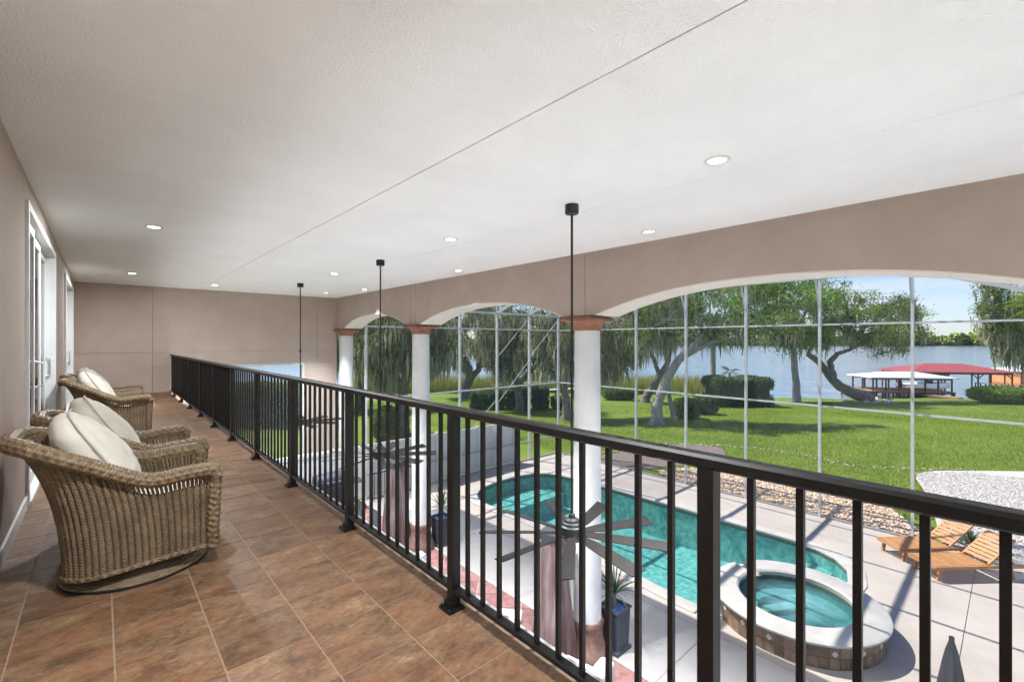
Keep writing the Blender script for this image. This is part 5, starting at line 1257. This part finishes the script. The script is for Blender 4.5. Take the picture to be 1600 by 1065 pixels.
# ------------------------------------------------------------------ docks
def P3(px, py, f): return pix(px, py, f)
right = Vector((cs, -sn, 0)); fwd = Vector((sn, cs, 0))
def pavilion(name, label, fc, px0, px1, eave_py, ridge_py, deck_py, roofm, deckm, depth, nx, nyp, pier_h, skew=0.18, over=0.5, braces=False):
    k = fc / FPX; w_ = (px1 - px0) * k; c = pix((px0 + px1) / 2, deck_py, fc); zd = c.z; ze = CAM_H + (532 - eave_py) * k; zr = CAM_H + (532 - ridge_py) * k
    t = thing(name, Vector((c.x, c.y, LAKE_Z)), label, 'boathouse'); ax = (right * math.cos(skew) - fwd * math.sin(skew)).normalized(); ay = Vector((-ax.y, ax.x, 0))
    def q(a, b, z): p = c + ax * a + ay * b; return Vector((p.x, p.y, z))
    hw, hd = w_ / 2, depth / 2
    rl = hw * 0.35
    b = MB(); vs = []
    for dz in (0, -0.12): vs += [q(-hw, -hd, ze + dz), q(hw, -hd, ze + dz), q(hw, hd, ze + dz), q(-hw, hd, ze + dz), q(-rl, 0, zr + dz), q(rl, 0, zr + dz)]
    top = [(0, 1, 5, 4), (1, 2, 5), (2, 3, 4, 5), (3, 0, 4)]
    b.add(vs, top + [tuple(6 + i for i in reversed(f)) for f in top] + [(i, 6 + i, 6 + (i + 1) % 4, (i + 1) % 4) for i in range(4)]); b.build('roof', roofm, t)
    hw2, hd2 = hw - over, hd - over; fr_ = MB()
    for s in (-1, 1):
        MB().bar(q(-hw2, s * hd2, ze - .2), q(hw2, s * hd2, ze - .2), .12, .24).build('header_beam', M['darkwood'], t); MB().bar(q(s * hw2, -hd2, ze - .2), q(s * hw2, hd2, ze - .2), .12, .24).build('header_beam', M['darkwood'], t)
    for i in range(nx):
        for j in range(nyp):
            a_ = -hw2 + 2 * hw2 * i / (nx - 1); b_ = -hd2 + 2 * hd2 * j / (nyp - 1)
            if 0 < i < nx - 1 and 0 < j < nyp - 1: continue
            MB().bar(q(a_, b_, LAKE_Z - 1.5), q(a_, b_, ze - .1), .17, .17).build('post', M['darkwood'], t)
            if braces and j in (0, nyp - 1):
                for s in (-1, 1):
                    if abs(a_ + s * .5) <= hw2 + .01: MB().bar(q(a_, b_, ze - .9), q(a_ + s * .6, b_, ze - .3), .09, .09).build('brace', M['darkwood'], t)
    return t, q, hw2, hd2, zd
def planks(t, q, a0, a1, b0, b1, z, m, w_=0.45):
    n = max(1, int((a1 - a0) / w_))
    for i in range(n): MB().bar(q(a0 + (a1 - a0) * (i + .5) / n, b0, z), q(a0 + (a1 - a0) * (i + .5) / n, b1, z), (a1 - a0) / n - .02, .08).build('plank', m, t)
    for b_ in (b0 + .05, b1 - .05): MB().bar(q(a0, b_, z - .14), q(a1, b_, z - .14), .1, .2).build('joist', M['darkwood'], t)
FW = 58.0
t, q, hw, hd, zd = pavilion('white_roof_boathouse', 'open boathouse with white hipped roof over a red brown dock', FW, 1348, 1464, 586.8, 579.5, 608, M['whitemetal'], M['reddock'], 5.5, 7, 3, 2)
planks(t, q, -hw - 1.4, hw + .2, -hd - .3, hd + .3, zd, M['reddock'])
for i in range(9):
    for b_ in (-hd - .2, hd + .2): MB().bar(q(-hw - 1.2 + i * (2 * hw + 1.3) / 8, b_, LAKE_Z - 1.5), q(-hw - 1.2 + i * (2 * hw + 1.3) / 8, b_, zd - .04), .2, .2).build('piling', M['darkwood'], t)
FR = 64.0
t, q, hw, hd, zd = pavilion('red_roof_boathouse', 'open boathouse with red metal roof and dark posts on the lake', FR, 1404, 1543, 578, 567.0, 608, M['redmetal'], M['dockwood'], 7.5, 4, 3, 2, braces=True)
planks(t, q, -hw + 5.5, hw + .6, -hd - .3, hd + .3, zd - .1, M['dockwood'])
MB().bar(q(-hw, hd - .1, zd + 2.2), q(hw - 3, hd - .1, zd + 2.2), .08, 0.9).build('back_panel', M['dockwood'], t)
for i in range(8):
    for b_ in (-hd - .2, hd): MB().bar(q(-hw + 5.6 + i * (2 * hw - 5.2) / 7, b_, LAKE_Z - 1.5), q(-hw + 5.6 + i * (2 * hw - 5.2) / 7, b_, zd - .14), .22, .22).build('piling', M['darkwood'], t)
# boat on its lift
bc = pix(1446, 603, 61.5); bt = thing('motor_boat', bc, 'white motor boat on a lift between the white and red boathouses', 'boat')
ax = (right * .98 - fwd * .18).normalized(); ay = Vector((-ax.y, ax.x, 0)); st = []
for i in range(13):
    u = i / 12; x = -2.9 + 5.8 * u; w_ = 1.05 * (1 - max(0, (u - .55) / .45) ** 2.2); kz = -.55 + .55 * max(0, (u - .6) / .4) ** 2; gz = .35 + .25 * u
    st.append([bc + ax * x + ay * (w_ * s_ * wq) + Vector((0, 0, zq)) for s_, wq, zq in ((-1, 1, gz), (-1, .8, -.1), (-1, .0, kz), (1, .8, -.1), (1, 1, gz), (1, .85, gz - .03), (-1, .85, gz - .03), (-1, 1, gz))])
MB().grid(st).build('hull', M['hull'], bt, smooth=True)
MB().bar(bc + ax * .4 - ay * .7 + Vector((0, 0, .5)), bc + ax * .15 + ay * .0 + Vector((0, 0, .85)), .04, .5).bar(bc + ax * .4 - ay * .8 + Vector((0, 0, .65)), bc + ax * .4 + ay * .8 + Vector((0, 0, .65)), .04, .5).build('windscreen', M['blackglass'], bt)
MB().box(bc - ax * 3.05 + Vector((0, 0, .2)), (.5, .5, .8)).build('outboard_motor', M['charcoal'], bt, bevel=.08)
for i in range(2): MB().box(bc - ax * (.4 + .8 * i) + Vector((0, 0, .45)), (.5, .5, .5)).build('seat', M['hull'], bt, bevel=.06)
# walkway from shore: ramp and side dock
rp_ = thing('dock_ramp', pix(1480, 618, 55), 'low red brown ramp in front of the white roofed boathouse', 'dock')
a, b = pix(1428, 614, 56.5), pix(1500, 621, 52.5); n = 22; d_ = (b - a); sd = Vector((-d_.y, d_.x, 0)).normalized()
for i in range(n):
    m0 = a + d_ * ((i + .5) / n); MB().bar(m0 - sd * .7, m0 + sd * .7, d_.length / n - .015, .06).build('plank', M['reddock'], rp_)
for s in (-1, 1):
    MB().bar(a + sd * .65 * s - Vector((0, 0, .14)), b + sd * .65 * s - Vector((0, 0, .14)), .08, .2).build('stringer', M['darkwood'], rp_)
    for i in range(6): m0 = a + d_ * (i / 5) + sd * .6 * s; MB().bar(m0 - Vector((0, 0, 2.2)), m0 - Vector((0, 0, .05)), .16, .16).build('piling', M['darkwood'], rp_)
dk2 = thing('side_dock', pix(1555, 610, 58), 'grey wooden dock walkway with railing running to the shore bush', 'dock')
a, b = pix(1536, 609, 62), pix(1590, 614, 54); n = 26; d_ = (b - a); sd = Vector((-d_.y, d_.x, 0)).normalized()
for i in range(n):
    m0 = a + d_ * ((i + .5) / n); MB().bar(m0 - sd * .8, m0 + sd * .8, d_.length / n - .015, .06).build('plank', M['dockwood'], dk2)
for i in range(7):
    for s in (-1, 1): m0 = a + d_ * (i / 6) + sd * .75 * s; MB().bar(m0 - Vector((0, 0, 2)), m0 + Vector((0, 0, 1.0)), .13, .13).build('piling', M['darkwood'], dk2)
for s in (-1, 1): MB().bar(a + sd * .75 * s + Vector((0, 0, 1)), b + sd * .75 * s + Vector((0, 0, 1)), .1, .08).build('handrail', M['dockwood'], dk2)
t, q, hw, hd, zd = pavilion('cedar_boathouse', 'neighbouring boathouse with orange cedar walls and pale roof', 75, 1572, 1660, 577.5, 570, 600, M['whitemetal'], M['dockwood'], 7, 4, 3, 2)
MB().bar(q(-hw + .1, -hd + .1, zd + 1.3), q(hw, -hd + .1, zd + 1.3), .1, 1.9).bar(q(-hw + .1, -hd + .1, zd + 1.3), q(-hw + .1, hd, zd + 1.3), .1, 1.9).build('wall', M['orange'], t)
planks(t, q, -hw - 2.5, hw, -hd - 1, hd, zd + .1, M['alum'], .6)
# boardwalk to the left
bw = thing('boardwalk', pix(850, 606, 52), 'long pale boardwalk with railing crossing the shore behind the mossy oaks', 'boardwalk')
a, b = pix(775, 612, 56), pix(905, 606, 50); n = 40; d_ = b - a; sd = Vector((-d_.y, d_.x, 0)).normalized()
for i in range(n):
    m0 = a + d_ * ((i + .5) / n); MB().bar(m0 - sd * .9, m0 + sd * .9, d_.length / n - .015, .07).build('plank', M['alum'], bw)
for i in range(11):
    for s in (-1, 1): m0 = a + d_ * (i / 10) + sd * .85 * s; MB().bar(m0 - Vector((0, 0, 1.8)), m0 + Vector((0, 0, .95)), .12, .12).build('post', M['dockwood'], bw)
for s in (-1, 1): MB().bar(a + sd * .85 * s + Vector((0, 0, .95)), b + sd * .85 * s + Vector((0, 0, .95)), .14, .07).build('handrail', M['alum'], bw)
